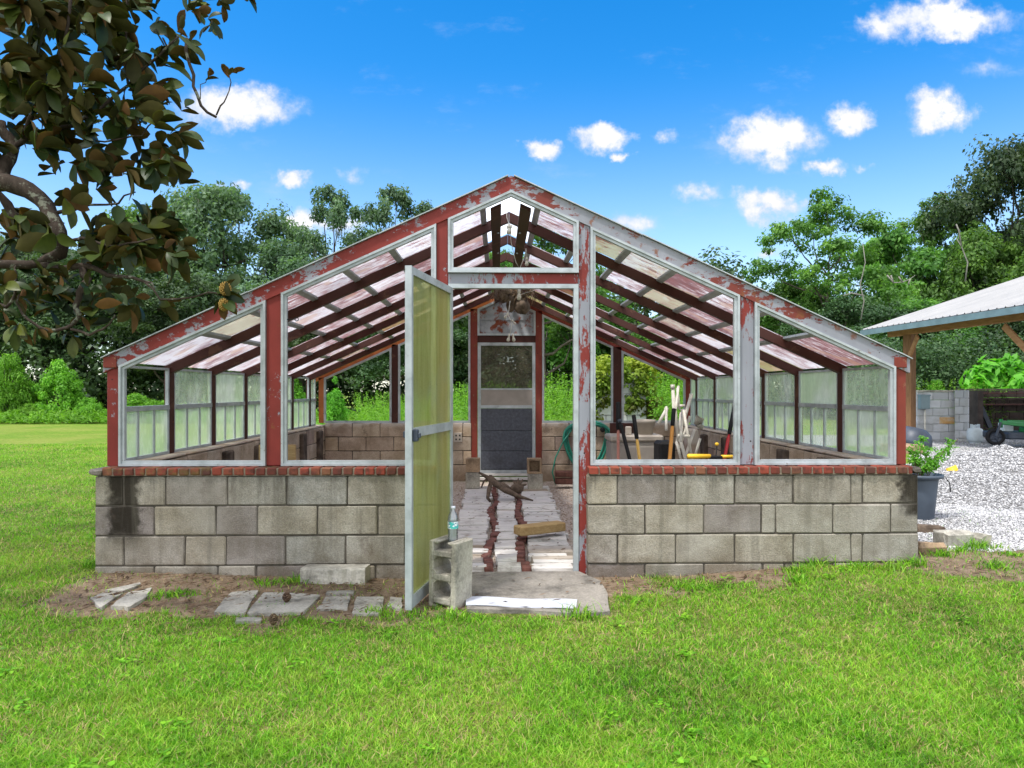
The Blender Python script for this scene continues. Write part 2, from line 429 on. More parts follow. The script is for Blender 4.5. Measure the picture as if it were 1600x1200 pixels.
M['roofpane'] = material('stained translucent roof pane', f_roofpane)
def f_sidepane(t):
    co = t.co(); r = t.attr('rnd')
    n = t.noise(t.scale(co, (16, 16, 5)), 1, 7, .7); b = t.noise(co, 2.6, 5, .6)
    c = t.mix(t.step(b, .35, .7), (.60, .70, .50), (.80, .83, .76))
    c = t.mix(t.step(n, .55, .8), c, (.30, .37, .26))
    tl = t.add('ShaderNodeBsdfTranslucent', {'Color': c}).outputs[0]; df = t.bsdf(c, .4, spec=.4)
    a = t.mixsh(.68, df, tl); tr = t.add('ShaderNodeBsdfTransparent', {'Color': (.93, .97, .93)}).outputs[0]
    k = t.math('SUBTRACT', t.math('ADD', .50, t.math('MULTIPLY', r, .28)), t.math('MULTIPLY', t.step(n, .45, .75), .3))
    t.out(t.mixsh(k, a, tr))
M['sidepane'] = material('algae frosted glass', f_sidepane)
def f_doorpane(t):
    co = t.co(); n = t.noise(t.scale(co, (14, 14, 1.6)), 1, 6, .65); n2 = t.noise(co, 3, 4)
    c = t.ramp(n, [(.25, (.29, .30, .10)), (.5, (.42, .44, .19)), (.8, (.56, .57, .33))])
    c = t.mix(t.step(n2, .5, .8), c, (.40, .44, .27))
    fine = t.noise(co, 160, 2); c = t.mix(t.step(fine, .5, .8), c, (.2, .22, .06))
    tl = t.add('ShaderNodeBsdfTranslucent', {'Color': c}).outputs[0]; df = t.bsdf(c, .35, spec=.5)
    a = t.mixsh(.5, df, tl); tr = t.add('ShaderNodeBsdfTransparent', {'Color': (.86, .89, .62)}).outputs[0]
    t.out(t.mixsh(.46, a, tr))
M['doorpane'] = material('yellowed fibreglass', f_doorpane)
def f_clearwhite(t):
    tl = t.add('ShaderNodeBsdfTranslucent', {'Color': (.9, .92, .95)}).outputs[0]
    tr = t.add('ShaderNodeBsdfTransparent', {'Color': (1, 1, 1)}).outputs[0]
    t.out(t.mixsh(.35, tl, tr))
M['ridgepane'] = material('milky ridge panel', f_clearwhite)
def f_screen(t):
    n = t.noise(t.co(), 5, 4)
    df = t.bsdf(t.ramp(n, [(.3, (.07, .065, .045)), (.7, (.13, .12, .08))]), .8)
    tr = t.add('ShaderNodeBsdfTransparent', {'Color': (1, 1, 1)}).outputs[0]
    t.out(t.mixsh(.5, df, tr))
M['screen'] = material('insect screen mesh', f_screen)
def f_bluepanel(t):
    co = t.co(); n = t.noise(co, 26, 6, .75); b = t.noise(co, 3, 4)
    c = t.ramp(n, [(.3, (.045, .05, .062)), (.65, (.105, .115, .14)), (.85, (.21, .22, .24))])
    c = t.mix(t.step(b, .5, .8), c, (.05, .05, .055))
    t.out(t.bsdf(c, .65, t.bump(n, .3, .002), .1))
M['bluepanel'] = material('slate blue metal', f_bluepanel)
def f_rustsheet(t):
    co = t.co(); n = t.noise(co, 6, 7, .65); m = t.step(n, .50, .58)
    c = t.mix(m, t.ramp(t.noise(co, 9, 5), [(.3, (.20, .22, .24)), (.7, (.38, .40, .43))]), (.20, .05, .025))
    t.out(t.bsdf(c, .6, t.bump(n, .2, .003), .2))
M['rustsheet'] = material('rusty sheet metal', f_rustsheet)
def f_plank(t):
    co = t.co(); r = t.attr('rnd')
    o1 = t.vmath('ADD', co, t.add('ShaderNodeCombineXYZ', {0: t.math('MULTIPLY', r, 31.0), 1: 0.0, 2: 0.0}).outputs[0])
    g = t.noise(t.scale(o1, (5, 70, 40)), 1, 6, .7, .3)
    c = t.ramp(g, [(.25, (.24, .22, .20)), (.42, (.52, .50, .47)), (.75, (.76, .74, .71))])
    c = t.mix(t.step(r, .8, .98), c, (.30, .24, .17))
    d = t.step(t.noise(o1, 4, 6, .7), .54, .68); c = t.mix(t.math('MULTIPLY', d, .6), c, (.17, .14, .11))
    t.out(t.bsdf(c, .85, t.bump(g, .6, .004), spec=.2))
M['plank'] = material('bleached grey plank', f_plank)
def f_grain(c0, c1, sc=(40, 40, 4)):
    def fn(t):
        g = t.noise(t.co(), sc, 6, .65, .5); t.out(t.bsdf(t.ramp(g, [(.3, c0), (.7, c1)]), .8, t.bump(g, .5, .004), spec=.2))
    return fn
M['wood_yellow'] = material('pale yellow timber', f_grain((.30, .19, .08), (.50, .36, .17), (6, 40, 40)))
M['driftwood'] = material('grey brown driftwood', f_grain((.05, .035, .025), (.20, .15, .11), (14, 14, 14)))
M['wood_barn'] = material('treated barn timber', f_grain((.15, .075, .035), (.27, .15, .075)))
M['wood_beam'] = material('orange barn beam', f_grain((.27, .13, .055), (.42, .23, .11), (20, 4, 20)))
def f_conc(c, dirt=.5):
    def fn(t):
        co = t.co(); n = t.noise(co, 4, 7, .68); s2 = t.noise(co, 70, 4, .6)
        cc = t.ramp(n, [(.36, tuple(x*.36 for x in c)), (.47, tuple(x*.72 for x in c)), (.62, c)])
        cc = t.mix(1.0, cc, t.ramp(s2, [(.3, (.75, .75, .75)), (.7, (1.1, 1.1, 1.1))]), 'MULTIPLY')
        gm = t.step(t.noise(co, 7, 6, .7), .60, .72); cc = t.mix(t.math('MULTIPLY', gm, dirt), cc, (.09, .09, .05))
        t.out(t.bsdf(cc, .9, t.bump(t.math('ADD', s2, n), .5, .006), spec=.2))
    return fn
M['slab'] = material('worn concrete slab', f_conc((.30, .275, .24), .45))
M['cinder'] = material('old cinder block', f_conc((.50, .47, .39), .9))
M['brown_brick'] = simple('dark brown brick', (.10, .045, .035), .9, 0, .4, 18, .2, .4)
M['paver'] = material('dirty paver', f_conc((.42, .40, .35), .6))
M['conc_white'] = material('pale concrete', f_conc((.58, .55, .48), .5))
M['block_tan'] = material('tan concrete block', f_conc((.42, .30, .19), .3))
def f_far(t):
    co = t.co(); r = t.attr('rnd'); n = t.noise(co, 3, 5)
    c = t.mix(r, (.44, .46, .48), (.64, .66, .69)); c = t.mix(t.step(n, .4, .75), c, (.42, .42, .41))
    t.out(t.bsdf(c, .9, t.bump(t.noise(co, 60, 3), .3, .004), spec=.1))
M['block_far'] = material('light grey block', f_far)
def f_rust_far(t):
    co = t.co(); n = t.noise(t.scale(co, (5, 5, 9)), 1, 6, .7)
    c = t.ramp(n, [(.3, (.55, .53, .50)), (.5, (.56, .36, .17)), (.65, (.50, .26, .09))])
    t.out(t.bsdf(c, .9, spec=.1))
M['rust_far'] = material('rust stained block', f_rust_far)
M['white_metal'] = simple('white painted metal', (.52, .54, .60), .35, 0, .10, 9)
M['white_pvc'] = simple('dirty white pipe', (.66, .63, .55), .45, 0, .2, 9)
M['black'] = simple('black rubber', (.012, .012, .013), .6, 0, .3, 20, .2)
M['blackplastic'] = simple('blue black plastic', (.05, .062, .085), .45, 0, .25, 6)
M['grey_can'] = simple('slate grey plastic', (.06, .078, .105), .5, 0, .2, 5)
M['yellow'] = simple('yellow plastic', (.78, .47, .03), .4, 0, .12, 9)
M['orange_handle'] = simple('varnished handle', (.62, .27, .05), .4, 0, .15, 14)
M['yellow_handle'] = simple('yellow handle', (.70, .42, .10), .4, 0, .12, 14)
M['red'] = simple('red fibreglass', (.42, .015, .02), .35, 0, .12, 9)
M['pinkish'] = simple('faded pink pole', (.45, .19, .15), .55, 0, .15, 14)
M['green_hose'] = simple('green hose', (.02, .22, .15), .4, 0, .15, 10, .5)
M['beige'] = simple('beige plastic', (.36, .32, .27), .5, 0, .1, 6)
M['beige_dark'] = simple('grey beige plastic', (.30, .27, .235), .5, 0, .12, 6)
M['green_paint'] = simple('tractor green', (.02, .22, .055), .35, 0, .15, 9, .5)
M['tank'] = simple('grey tank paint', (.55, .62, .65), .45, 0, .12, 7)
M['greybox'] = simple('grey electrical box', (.20, .28, .31), .5, 0, .1, 7)
M['brown_shelf'] = simple('rusty shelf', (.07, .03, .025), .8, 0, .4, 9)
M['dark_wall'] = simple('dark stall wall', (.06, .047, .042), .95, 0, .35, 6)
M['cord'] = simple('white cord', (.55, .53, .48), .6, 0, .1, 20)
M['ceramic'] = simple('lamp socket', (.50, .47, .40), .5, 0, .2, 30)
def f_glass(t):
    g = t.add('ShaderNodeBsdfGlossy', {'Color': (.9, .9, .9), 'Roughness': .05}).outputs[0]
    tr = t.add('ShaderNodeBsdfTransparent', {'Color': (.86, .90, .93)}).outputs[0]
    lw = t.add('ShaderNodeLayerWeight', {'Blend': .35}).outputs['Fresnel']
    df = t.add('ShaderNodeBsdfTranslucent', {'Color': (.85, .9, .95)}).outputs[0]
    dd = t.mixsh(.5, df, t.bsdf((.75, .8, .85), .2, spec=.6))
    t.out(t.mixsh(t.math('ADD', lw, .06, clamp=True), t.mixsh(.30, tr, dd), g))
M['clear'] = material('clear plastic', f_glass)
def f_label(t):
    sx = t.add('ShaderNodeSeparateXYZ', {0: t.co()})
    n = t.noise(t.scale(t.co(), (90, 90, 170)), 1, 2, .5)
    c = t.mix(t.step(n, .52, .56), (.75, .82, .84), (.05, .19, .32))
    c = t.mix(t.step(t.noise(t.co(), 34, 2), .54, .57), c, (.06, .48, .44))
    df = t.bsdf(c, .35)
    t.out(df)
M['label'] = material('printed bottle label', f_label)
def f_roofmetal(t):
    co = t.co(); n = t.noise(co, (.8, 3, 3), 5)
    t.out(t.bsdf(t.ramp(n, [(.3, (.33, .33, .33)), (.7, (.41, .405, .40))]), .42, None, .15, .5))
M['roofmetal'] = material('galvanised roofing', f_roofmetal)
M['fasciametal'] = simple('blue grey drip edge', (.20, .29, .33), .4, .2, .15, 4)
def f_bark(c0, c1, lich=.3):
    def fn(t):
        co = t.co(); n = t.noise(t.scale(co, (30, 30, 12)), 1, 6, .7); l = t.step(t.noise(co, 16, 5, .7), .55, .62)
        c = t.mix(t.math('MULTIPLY', l, lich), t.ramp(n, [(.3, c0), (.7, c1)]), (.30, .33, .25))
        t.out(t.bsdf(c, .9, t.bump(n, .8, .01), spec=.15))
    return fn
M['bark'] = material('grey bark', f_bark((.035, .029, .023), (.10, .085, .07)))
M['bark_mag'] = material('lichened bark', f_bark((.022, .016, .012), (.07, .054, .042), .45))
M['bark_pale'] = material('pale dead wood', f_bark((.16, .155, .135), (.30, .29, .26), .1))
def f_leaf(cs, sc=.9, trans=.45, lin=.6, gloss=.35):
    """leaf colour: per-leaf random plus broad clumps; some light passes through"""
    def fn(t):
        r = t.attr('rnd'); co = t.co(); n = t.noise(co, sc, 3, .6)
        oi = t.add('ShaderNodeObjectInfo').outputs['Random']
        v = t.math('ADD', t.math('MULTIPLY', r, .5), t.math('MULTIPLY', n, .5))
        c = t.ramp(v, [(.22, cs[0]), (.5, cs[1]), (.78, cs[2])])
        c = t.add('ShaderNodeHueSaturation', {'Hue': t.math('ADD', .485, t.math('MULTIPLY', oi, .03)), 'Saturation': 1.0,
                  'Value': t.math('ADD', .8, t.math('MULTIPLY', oi, .4)), 'Fac': 1.0, 'Color': c}).outputs[0]
        tl = t.add('ShaderNodeBsdfTranslucent', {'Color': t.mix(1.0, c, (1.25, 1.35, .6), 'MULTIPLY')}).outputs[0]
        t.out(t.mixsh(trans, t.bsdf(c, .55, spec=gloss), tl))
    return fn
M['leaf_oak'] = material('blue green oak foliage', f_leaf([(.04, .085, .045), (.105, .185, .10), (.21, .32, .18)]))
M['leaf_mid'] = material('mid green foliage', f_leaf([(.03, .085, .017), (.095, .22, .042), (.21, .38, .08)]))
M['leaf_dark'] = material('dark foliage', f_leaf([(.018, .042, .018), (.048, .098, .036), (.11, .19, .07)], trans=.3))
M['leaf_bright'] = material('bright shrub foliage', f_leaf([(.06, .19, .015), (.14, .38, .03), (.25, .56, .06)], 1.6))
M['leaf_weed'] = material('fresh weed foliage', f_leaf([(.06, .17, .012), (.14, .35, .03), (.26, .52, .06)], 1.2))
M['leaf_vine'] = material('yellow green vine leaves', f_leaf([(.07, .045, .015), (.16, .26, .025), (.40, .44, .05)], 2.5))
M['moss_grey'] = material('grey hanging moss', f_leaf([(.10, .12, .09), (.17, .20, .15), (.25, .28, .22)], 1.2, .3))
M['dead'] = material('dry brown stems', f_leaf([(.06, .035, .02), (.13, .08, .045), (.24, .16, .10)], 3, .2))
# ------------------------------------------------------------------ ground
def G(px, py, z=0.0):
    d = F*(CH-z)/(py-HOR); p = at(px, HOR, d-CD); p.z = z; return p
L = 5.72
def gz(x, y):
    x = np.asarray(x, float); y = np.asarray(y, float)
    z = .03*(fbm(x, y, .9)-.5)
    z = z+.085*sstep(x, .8, 2.7)*sstep(y, -1.5, -.1)*sstep(-y, -14, -6)+.04*sstep(-x, .8, 2.6)*sstep(y, -1.5, -.1)*sstep(-y, -8, -3)
    z = z+.5*(fbm(x, y, .05)-.5)*sstep(y, 14, 40)
    inside = (np.abs(x) < 2.72)*sstep(y, .1, .2)*sstep(-y, -5.75, -5.65)
    z = z*(1-inside)+inside*(-.025-.08*sstep(y, 1, 5)+.02*(fbm(x, y, 3)-.5))
    return z
def m_gravel(x, y):
    n = fbm(x, y, 1.1); d = y+CD
    a = sstep(x-(.575*d-.05)+(n-.5)*.9, -.12, .12)*sstep(y+(n-.5)*.5, .30, .55)
    b = sstep(x, 5.6, 6.4)*sstep(y, 10.6, 11.2)*sstep(-y, -16.5, -15.6)
    c = (np.abs(x) < 2.75)*(y > .05)*(y < 5.75)
    gr = sstep(n, .5, .62)*sstep(y, 3.4, 4.2)*sstep(-y, -6.6, -5.2)*(x < 6.4)*(x > 3)
    return np.clip(np.maximum(a*sstep(-y, -17.5, -16.2)-gr, np.maximum(b, c*1.0)), 0, 1)
def m_soil(x, y):
    n = fbm(x, y, 2.2); n2 = fbm(x+9, y+4, 7)
    lim = np.where(x < .4, -.93, -.42)
    lim = lim+.1*sstep(x, -2.0, -2.8)
    s = sstep(y+(n-.5)*.9+(n2-.5)*.5, lim-.22, lim+.25)*sstep(-y, -.9, -.1)
    s = s*sstep(x, -3.05, -2.6)*sstep(-x, -3.9, -3.0)
    s = s*np.where(x > .8, .25+.6*sstep(n, .36, .6), 1)
    edge = sstep(x, 2.85, 3.1)*sstep(y, -.5, -.1)*sstep(-y, -.9, -.4)
    return np.clip(np.maximum(s, edge*.7), 0, 1)
def axis(a, b, fine, lo, hi, grow=1.16):
    v = list(np.arange(a, b+1e-6, fine)); s = fine
    while v[-1] < hi: s = min(s*grow, 30); v.append(v[-1]+s)
    s = fine
    while v[0] > lo: s = min(s*grow, 30); v.insert(0, v[0]-s)
    return np.array(v)
gx = axis(-4.2, 6.6, .05, -420, 420); gy = axis(-2.8, 4.0, .05, -25, 620)
XX, YY = np.meshgrid(gx, gy); nx, ny = len(gx), len(gy)
ZZ = gz(XX, YY)
idx = np.arange(nx*ny).reshape(ny, nx)
q = np.stack([idx[:-1, :-1], idx[:-1, 1:], idx[1:, 1:], idx[1:, :-1]], -1).reshape(-1, 4)
gm = npmesh('ground', np.stack([XX, YY, ZZ], -1).reshape(-1, 3), q, None,
            {'soil': ('POINT', m_soil(XX, YY).ravel()), 'gravel': ('POINT', m_gravel(XX, YY).ravel())}, smooth=True)
def f_ground(t):
    co = t.gpos(); so = t.attr('soil'); gr = t.attr('gravel')
    n = t.noise(co, .55, 6, .6); n2 = t.noise(co, 9, 6, .7); n3 = t.noise(co, 60, 4, .7)
    grass = t.ramp(n2, [(.25, (.07, .12, .015)), (.5, (.13, .22, .024)), (.75, (.21, .31, .045))])
    yel = t.ramp(n2, [(.3, (.20, .22, .04)), (.7, (.32, .30, .09))])
    sy = t.add('ShaderNodeSeparateXYZ', {0: co}).outputs[1]
    far = t.step(t.math('ADD', sy, t.math('MULTIPLY', n, 6)), 5, 15)
    under = t.ramp(t.math('ADD', t.math('MULTIPLY', n2, .5), t.math('MULTIPLY', n3, .5)), [(.34, (.03, .05, .010)), (.5, (.10, .13, .025)), (.6, (.26, .20, .11))])
    grass = t.mix(t.math('MULTIPLY', t.step(n, .42, .62), t.math('ADD', .3, t.math('MULTIPLY', far, .2))), grass, yel)
    grass = t.mix(far, under, grass)
    grass = t.mix(1.0, grass, t.ramp(n3, [(.25, (.6, .6, .6)), (.7, (1.25, 1.25, 1.25))]), 'MULTIPLY')
    soil = t.ramp(t.math('ADD', t.math('MULTIPLY', n2, .6), t.math('MULTIPLY', n3, .4)), [(.3, (.09, .06, .04)), (.5, (.19, .14, .095)), (.72, (.32, .25, .18))])
    v = t.vor(co, 60, 1); vd = t.vor(co, 60, 0)
    g = t.ramp(t.add('ShaderNodeSeparateColor', {0: v}).outputs[0], [(0, (.28, .28, .285)), (.5, (.41, .405, .41)), (1, (.56, .55, .55))])
    g = t.mix(t.step(vd, .45, .8), g, (.20, .19, .17))
    g = t.mix(t.step(t.noise(co, 1.6, 6, .65), .56, .72), g, (.33, .29, .22))
    sxx = t.add('ShaderNodeSeparateXYZ', {0: co}).outputs[0]
    ins = t.step(t.math('ABSOLUTE', sxx), 2.9, 2.8)
    g = t.mix(t.math('MULTIPLY', ins, .75), g, t.ramp(v, [(0, (.30, .22, .16)), (.6, (.50, .41, .34)), (1, (.60, .52, .45))]))
    sm = t.step(t.math('ADD', so, t.math('MULTIPLY', t.math('SUBTRACT', n2, .5), .9)), .38, .62)
    c = t.mix(sm, grass, soil)
    gm_ = t.step(t.math('ADD', gr, t.math('MULTIPLY', t.math('SUBTRACT', n2, .5), .8)), .4, .6)
    c = t.mix(gm_, c, g)
    h = t.math('ADD', t.math('MULTIPLY', n3, .5), t.math('MULTIPLY', t.math('MULTIPLY', t.math('SUBTRACT', 1.0, vd), gm_), .9))
    t.out(t.bsdf(c, .95, t.bump(h, .8, .02), spec=.1))
M['ground'] = material('lawn soil and gravel', f_ground)
tag(link('ground', gm, M['ground'], None, False), kind='structure')

# ------------------------------------------------------------------ greenhouse
gh = thing('greenhouse', (0, 2.8, 0), 'open greenhouse with flaking red frame, stained roof panes and low concrete block walls', 'greenhouse')
YP = 0.10                                   # front face of the posts
AZ = Z(800, 275, YP); HWP = (X(1416, YP)-X(167, YP))/2; C0 = (X(1416, YP)+X(167, YP))/2
EZ = (Z(167, 556, YP)+Z(1416, 560, YP))/2
SL = (AZ-EZ)/HWP
def zr(x): return AZ-SL*abs(x-C0)
BAY = .862; YK = [YP+.02+BAY*k for k in range(1, 7)]; YB = 5.66
EDGES = [.045, .205, .548, .89, 1.235, 1.58, 1.925, 2.285, HWP-.03]

# block walls
def course_wall(bounds_rows, zt, frame, mat, thick=.2, face=0.0, name='block_wall'):
    """frame(u, w, z) -> world point; bounds_rows: list of (z0, z1, [u...])"""
    mb = MB()
    def bx(u0, u1, w0, w1, z0, z1, ch, jit=0, rnd=None):
        t = MB(); t.box((u0, w0, z0), (u1, w1, z1), rnd, ch, jit)
        mb.add([frame(*p) for p in t.v], t.f, t.r[0])
    for (z0, z1, us) in bounds_rows:
        for a, b in zip(us[:-1], us[1:]):
            if b-a < .02: continue
            o = random.uniform(-.004, .004)
            bx(a+.0045, b-.0045, face+o, face+thick-.003, z0+.0045, z1-.0045, .007, .0026)
    ob = mb.build(name, mat, gh)
    lo = min(us[0] for _, _, us in bounds_rows); hi = max(us[-1] for _, _, us in bounds_rows)
    m2 = MB(); t = MB(); t.box((lo+.006, face+.008, bounds_rows[-1][0]), (hi-.006, face+thick-.012, zt-.006)); m2.add([frame(*p) for p in t.v], t.f)
    m2.build('mortar', M['mortar'], ob)
    return ob
ZT = .702; rows = [(ZT-.204, ZT), (ZT-.408, ZT-.204), (ZT-.612, ZT-.408), (-.15, ZT-.612)]
pr = [[918, 965, 1056, 1148, 1240, 1330, 1348, 1436], [918, 1008, 1100, 1190, 1212, 1302, 1392, 1436],
      [918, 965, 1056, 1148, 1240, 1330, 1348, 1436], [918, 1008, 1100, 1192, 1226, 1302, 1392, 1436]]
pl = [[147, 193, 258, 355, 448, 543, 636, 684], [147, 241, 337, 402, 496, 590, 684], [147, 193, 289, 353, 446, 540, 633, 684],
      [147, 241, 340, 400, 493, 586, 684]]
fr = lambda u, w, z: (u, w, z)
course_wall([(a, b, [X(p, 0) for p in ps]) for (a, b), ps in zip(rows, pr)], ZT, fr, M['block'])
course_wall([(a, b, [X(p, 0) for p in ps]) for (a, b), ps in zip(rows, pl)], ZT, fr, M['block'])
XL, XR = X(147, 0), X(1436, 0)
def regular(u0, u1, n, off0):
    out = []
    for i, (a, b) in enumerate(n):
        us = [u0]; u = u0+(off0 if i % 2 else .406)
        while u < u1-.08: us.append(u); u += .406
        us.append(u1); out.append((a, b, us))
    return out
srows = [(.545, .75), (.34, .545), (.135, .34), (-.2, .135)]
for sgn, xo in ((-1, XL), (1, XR)):
    fs = (lambda u, w, z, xo=xo, sgn=sgn: (xo-sgn*w, u, z))
    course_wall(regular(.205, L+.1, srows, .2), .75, fs, M['block_in'])
    # pale cap blocks and dark damp pilasters on the inner side
    for k, yk in enumerate(YK):
        mb = MB(); mb.box((xo-sgn*.16, yk-.10, -.15), (xo-sgn*.245, yk+.10, .715+random.uniform(-.01, .01)), ch=.012, jit=.004); mb.build('pilaster', M['pilaster'], gh)
    mb = MB(); y = .21
    while y < L+.08:
        y2 = min(y+.40, L+.1); mb.box((xo-sgn*.004, y+.003, .753), (xo-sgn*.196, y2-.003, .772), ch=.008, jit=.002); y = y2
    mb.build('wall_cap', M['block_in'], gh)
fb = (lambda u, w, z: (u, L+.12-w, z))
JL, JR = X(742, YB), X(841, YB)
brows = [(.60, .805), (.395, .60), (.19, .395), (-.2, .19)]
for (a, b) in ((XL+.2, JL-.05), (JR+.05, XR-.2)):
    course_wall(regular(a, b, brows, .2), .805, fb, M['block_in'])
# brick sill
def sill(a, b, ragged=None):
    mb = MB(); x = a
    while x < b-.03:
        w = min(.0635, b-x); y0 = -.018+random.uniform(-.004, .004); dz = random.uniform(-.003, .003)
        mb.box((x+.001, y0, ZT+.006), (x+w, .185, ZT+.056+dz), ch=.006, jit=.002); x += w+.0105
    o = mb.build('brick_sill', M['brick'], gh)
    m = MB(); m.box((a+.002, -.008, ZT+.001), (b-.002, .18, ZT+.0505)); m.build('mortar', M['brick_mortar'], o)
sill(XL+.06, X(684, 0)); sill(X(920, 0), XR-.05)
mb = MB(); mb.box((XL-.02, -.03, ZT+.004), (XL+.055, .19, ZT+.05), ch=.014, jit=.006); mb.build('corner_stone', M['block'], gh)
mb = MB(); mb.box((XR-.046, -.02, ZT+.004), (XR+.012, .19, ZT+.05), ch=.014, jit=.006)
mb.build('corner_stone', M['block'], gh)

# front posts
ZS = ZT+.058
def post(pxa, pxb, zb, ztop, mat):
    mb = MB(); mb.box((X(pxa, YP), YP, zb), (X(pxb, YP), YP+.09, ztop), ch=.004); return mb.build('post', mat, gh)
def ztop(px): return zr(X(px, YP))-.07
post(167, 187, ZS, ztop(170), M['paint_left']); post(416, 440, ZS, ztop(430), M['paint_left'])
post(682, 700, -.05, ztop(690), M['paint_left']); post(904, 922, -.02, ztop(912), M['paint_mid'])
post(1155, 1178, ZS, ztop(1167), M['paint_worn']); post(1398, 1416, ZS, ztop(1413), M['paint'])
mb = MB(); mb.box((X(700, YP), YP+.004, Z(0, 441, YP)), (X(904, YP), YP+.085, Z(0, 424, YP)), ch=.004); mb.build('header_beam', M['paint_mid'], gh)
# front rafters (fascia)
TH_F = .102
for sg, mt in ((-1, M['paint_fascia']), (1, M['paint_fascia_worn'])):
    mb = MB(); xe = C0+sg*(HWP+.02)
    zj = lambda x: zr(x)
    mb.prism([(C0, AZ), (xe, zr(xe)), (xe, zr(xe)-TH_F), (C0, AZ-TH_F)], YP-.012, YP+.078); mb.build('rafter', mt, gh)
    mb = MB(); x = .02
    while x < HWP:                                  # thin roof edge flashing
        x2 = min(x+.9, HWP+.03); mb.prism([(C0+sg*x, zr(C0+x)+.004), (C0+sg*x2, zr(C0+x2)+.001), (C0+sg*x2, zr(C0+x2)+.008), (C0+sg*x, zr(C0+x)+.012)], YP-.03, YP+.10); x = x2+.004
    mb.build('flashing', M['alu'], gh)
for cx_, cz_ in ((C0-HWP+.03, zr(C0-HWP+.03)-.045), (C0+HWP-.05, zr(C0+HWP-.05)-.05)):
    mb = MB(); mb.box((cx_-.045, YP-.02, cz_-.045), (cx_+.045, YP-.0125, cz_+.03), ch=.003); mb.build('corner_plate', M['paint'], gh)
# front openings, aluminium frames
def zin(px): return zr(X(px, YP))-TH_F-.001
def open_frame(pxa, pxb, zb, w=.036, apex=False, skip=()):
    xa, xb = X(pxa, YP)+.001, X(pxb, YP)-.001
    poly = [(xa, zb), (xb, zb), (xb, zr(xb)-TH_F-.001)]
    if apex: poly.append((C0, AZ-TH_F-.001))
    poly.append((xa, zr(xa)-TH_F-.001))
    mb = MB(); mb.ring(poly, w, YP-.010, YP+.022, skip); mb.ring([(p[0], p[1]) for p in poly], .016, YP-.022, YP-.0101, skip)
    o = mb.build('window_frame', M['alu'], gh)
    s = MB(); n = 0
    for i in range(7):
        t = (i+.5)/7; x = xa+(xb-xa)*t; s.lathe((x, YP-.0105, zb+w*.6), [(0, -.003), (.004, -.002), (.004, 0)], 6, M=Matrix.Rotation(math.pi/2, 3, 'X'))
    for i in range(4):
        t = (i+.6)/4.4
        for x, zt_ in ((xa+w*.6, zr(xa)-.12), (xb-w*.6, zr(xb)-.12)):
            s.lathe((x, YP-.0105, zb+(zt_-zb)*t), [(0, -.003), (.004, -.002), (.004, 0)], 6, M=Matrix.Rotation(math.pi/2, 3, 'X'))
    s.build('screw', M['black'], o)
ZF = Z(0, 731, YP)
open_frame(187, 416, ZS+.001); open_frame(440, 682, ZS+.001); open_frame(922, 1155, ZS+.001); open_frame(1178, 1398, ZS+.001)
open_frame(700, 904, Z(0, 424, YP)+.001, apex=True)
mb = MB()
zh = Z(0, 441, YP)-.001; xa, xb = X(700, YP)+.001, X(904, YP)-.001
mb.box((xa, YP-.008, zh-.03), (xb, YP+.05, zh)); mb.box((xb-.034, YP-.008, .0), (xb, YP+.05, zh-.0305)); mb.box((xa, YP+.01, .0), (xa+.03, YP+.05, zh-.0305))
mb.build('door_jamb', M['alu'], gh)

# side posts and rafters
XS = HWP-.004
for k, yk in enumerate(YK):
    for sg in (-1, 1):
        mb = MB(); x1 = C0+sg*XS; x0 = C0+sg*(XS-.05)
        mb.box((x0, yk-.04, .7725), (x1, yk+.04, zr(x1)-.045), ch=.004); mb.build('post', M['paint_in'], gh)
        mb = MB(); zt_ = lambda x: zr(x)-.038
        mb.prism([(C0+sg*.001, zt_(C0)), (x1, zt_(x1)), (x1, zt_(x1)-.080), (C0+sg*.001, zt_(C0)-.080)], yk-.03, yk+.03)
        mb.build('rafter', M['paint_in'], gh)
# ridge beams
for sg in (-1, 1):
    mb = MB(); x0, x1 = C0+sg*.068, C0+sg*.145
    mb.prism([(x0, zr(x0)-.137), (x1, zr(x1)-.137), (x1, zr(x1)-.165), (x0, zr(x0)-.165)], YP+.085, YB)
    ob = mb.build('ridge_beam', M['paint_in'], gh)
mb = MB()
for yk in YK:
    for sg in (-1, 1): mb.lathe((C0+sg*.09, yk-.045, zr(.09)-.175), [(0, -.006), (.009, -.004), (.009, .004), (0, .006)], 8, smooth=False)
mb.build('bolt', M['alu'], gh)
# glazing bars along the roof, one per line
for sg in (-1, 1):
    for i, e in enumerate(EDGES[:-1]):
        if i == 0: continue
        x = C0+sg*e; mb = MB()
        ys = [YP+.08]+YK+[YB-.03]
        for a, b in zip(ys[:-1], ys[1:]):
            mb.prism([(x-.022, zr(x-.022)-.034), (x+.022, zr(x+.022)-.034), (x+.022, zr(x+.022)-.052), (x-.022, zr(x-.022)-.052)], a+.031, b-.031)
        mb.build('glazing_bar', M['alu'], gh)
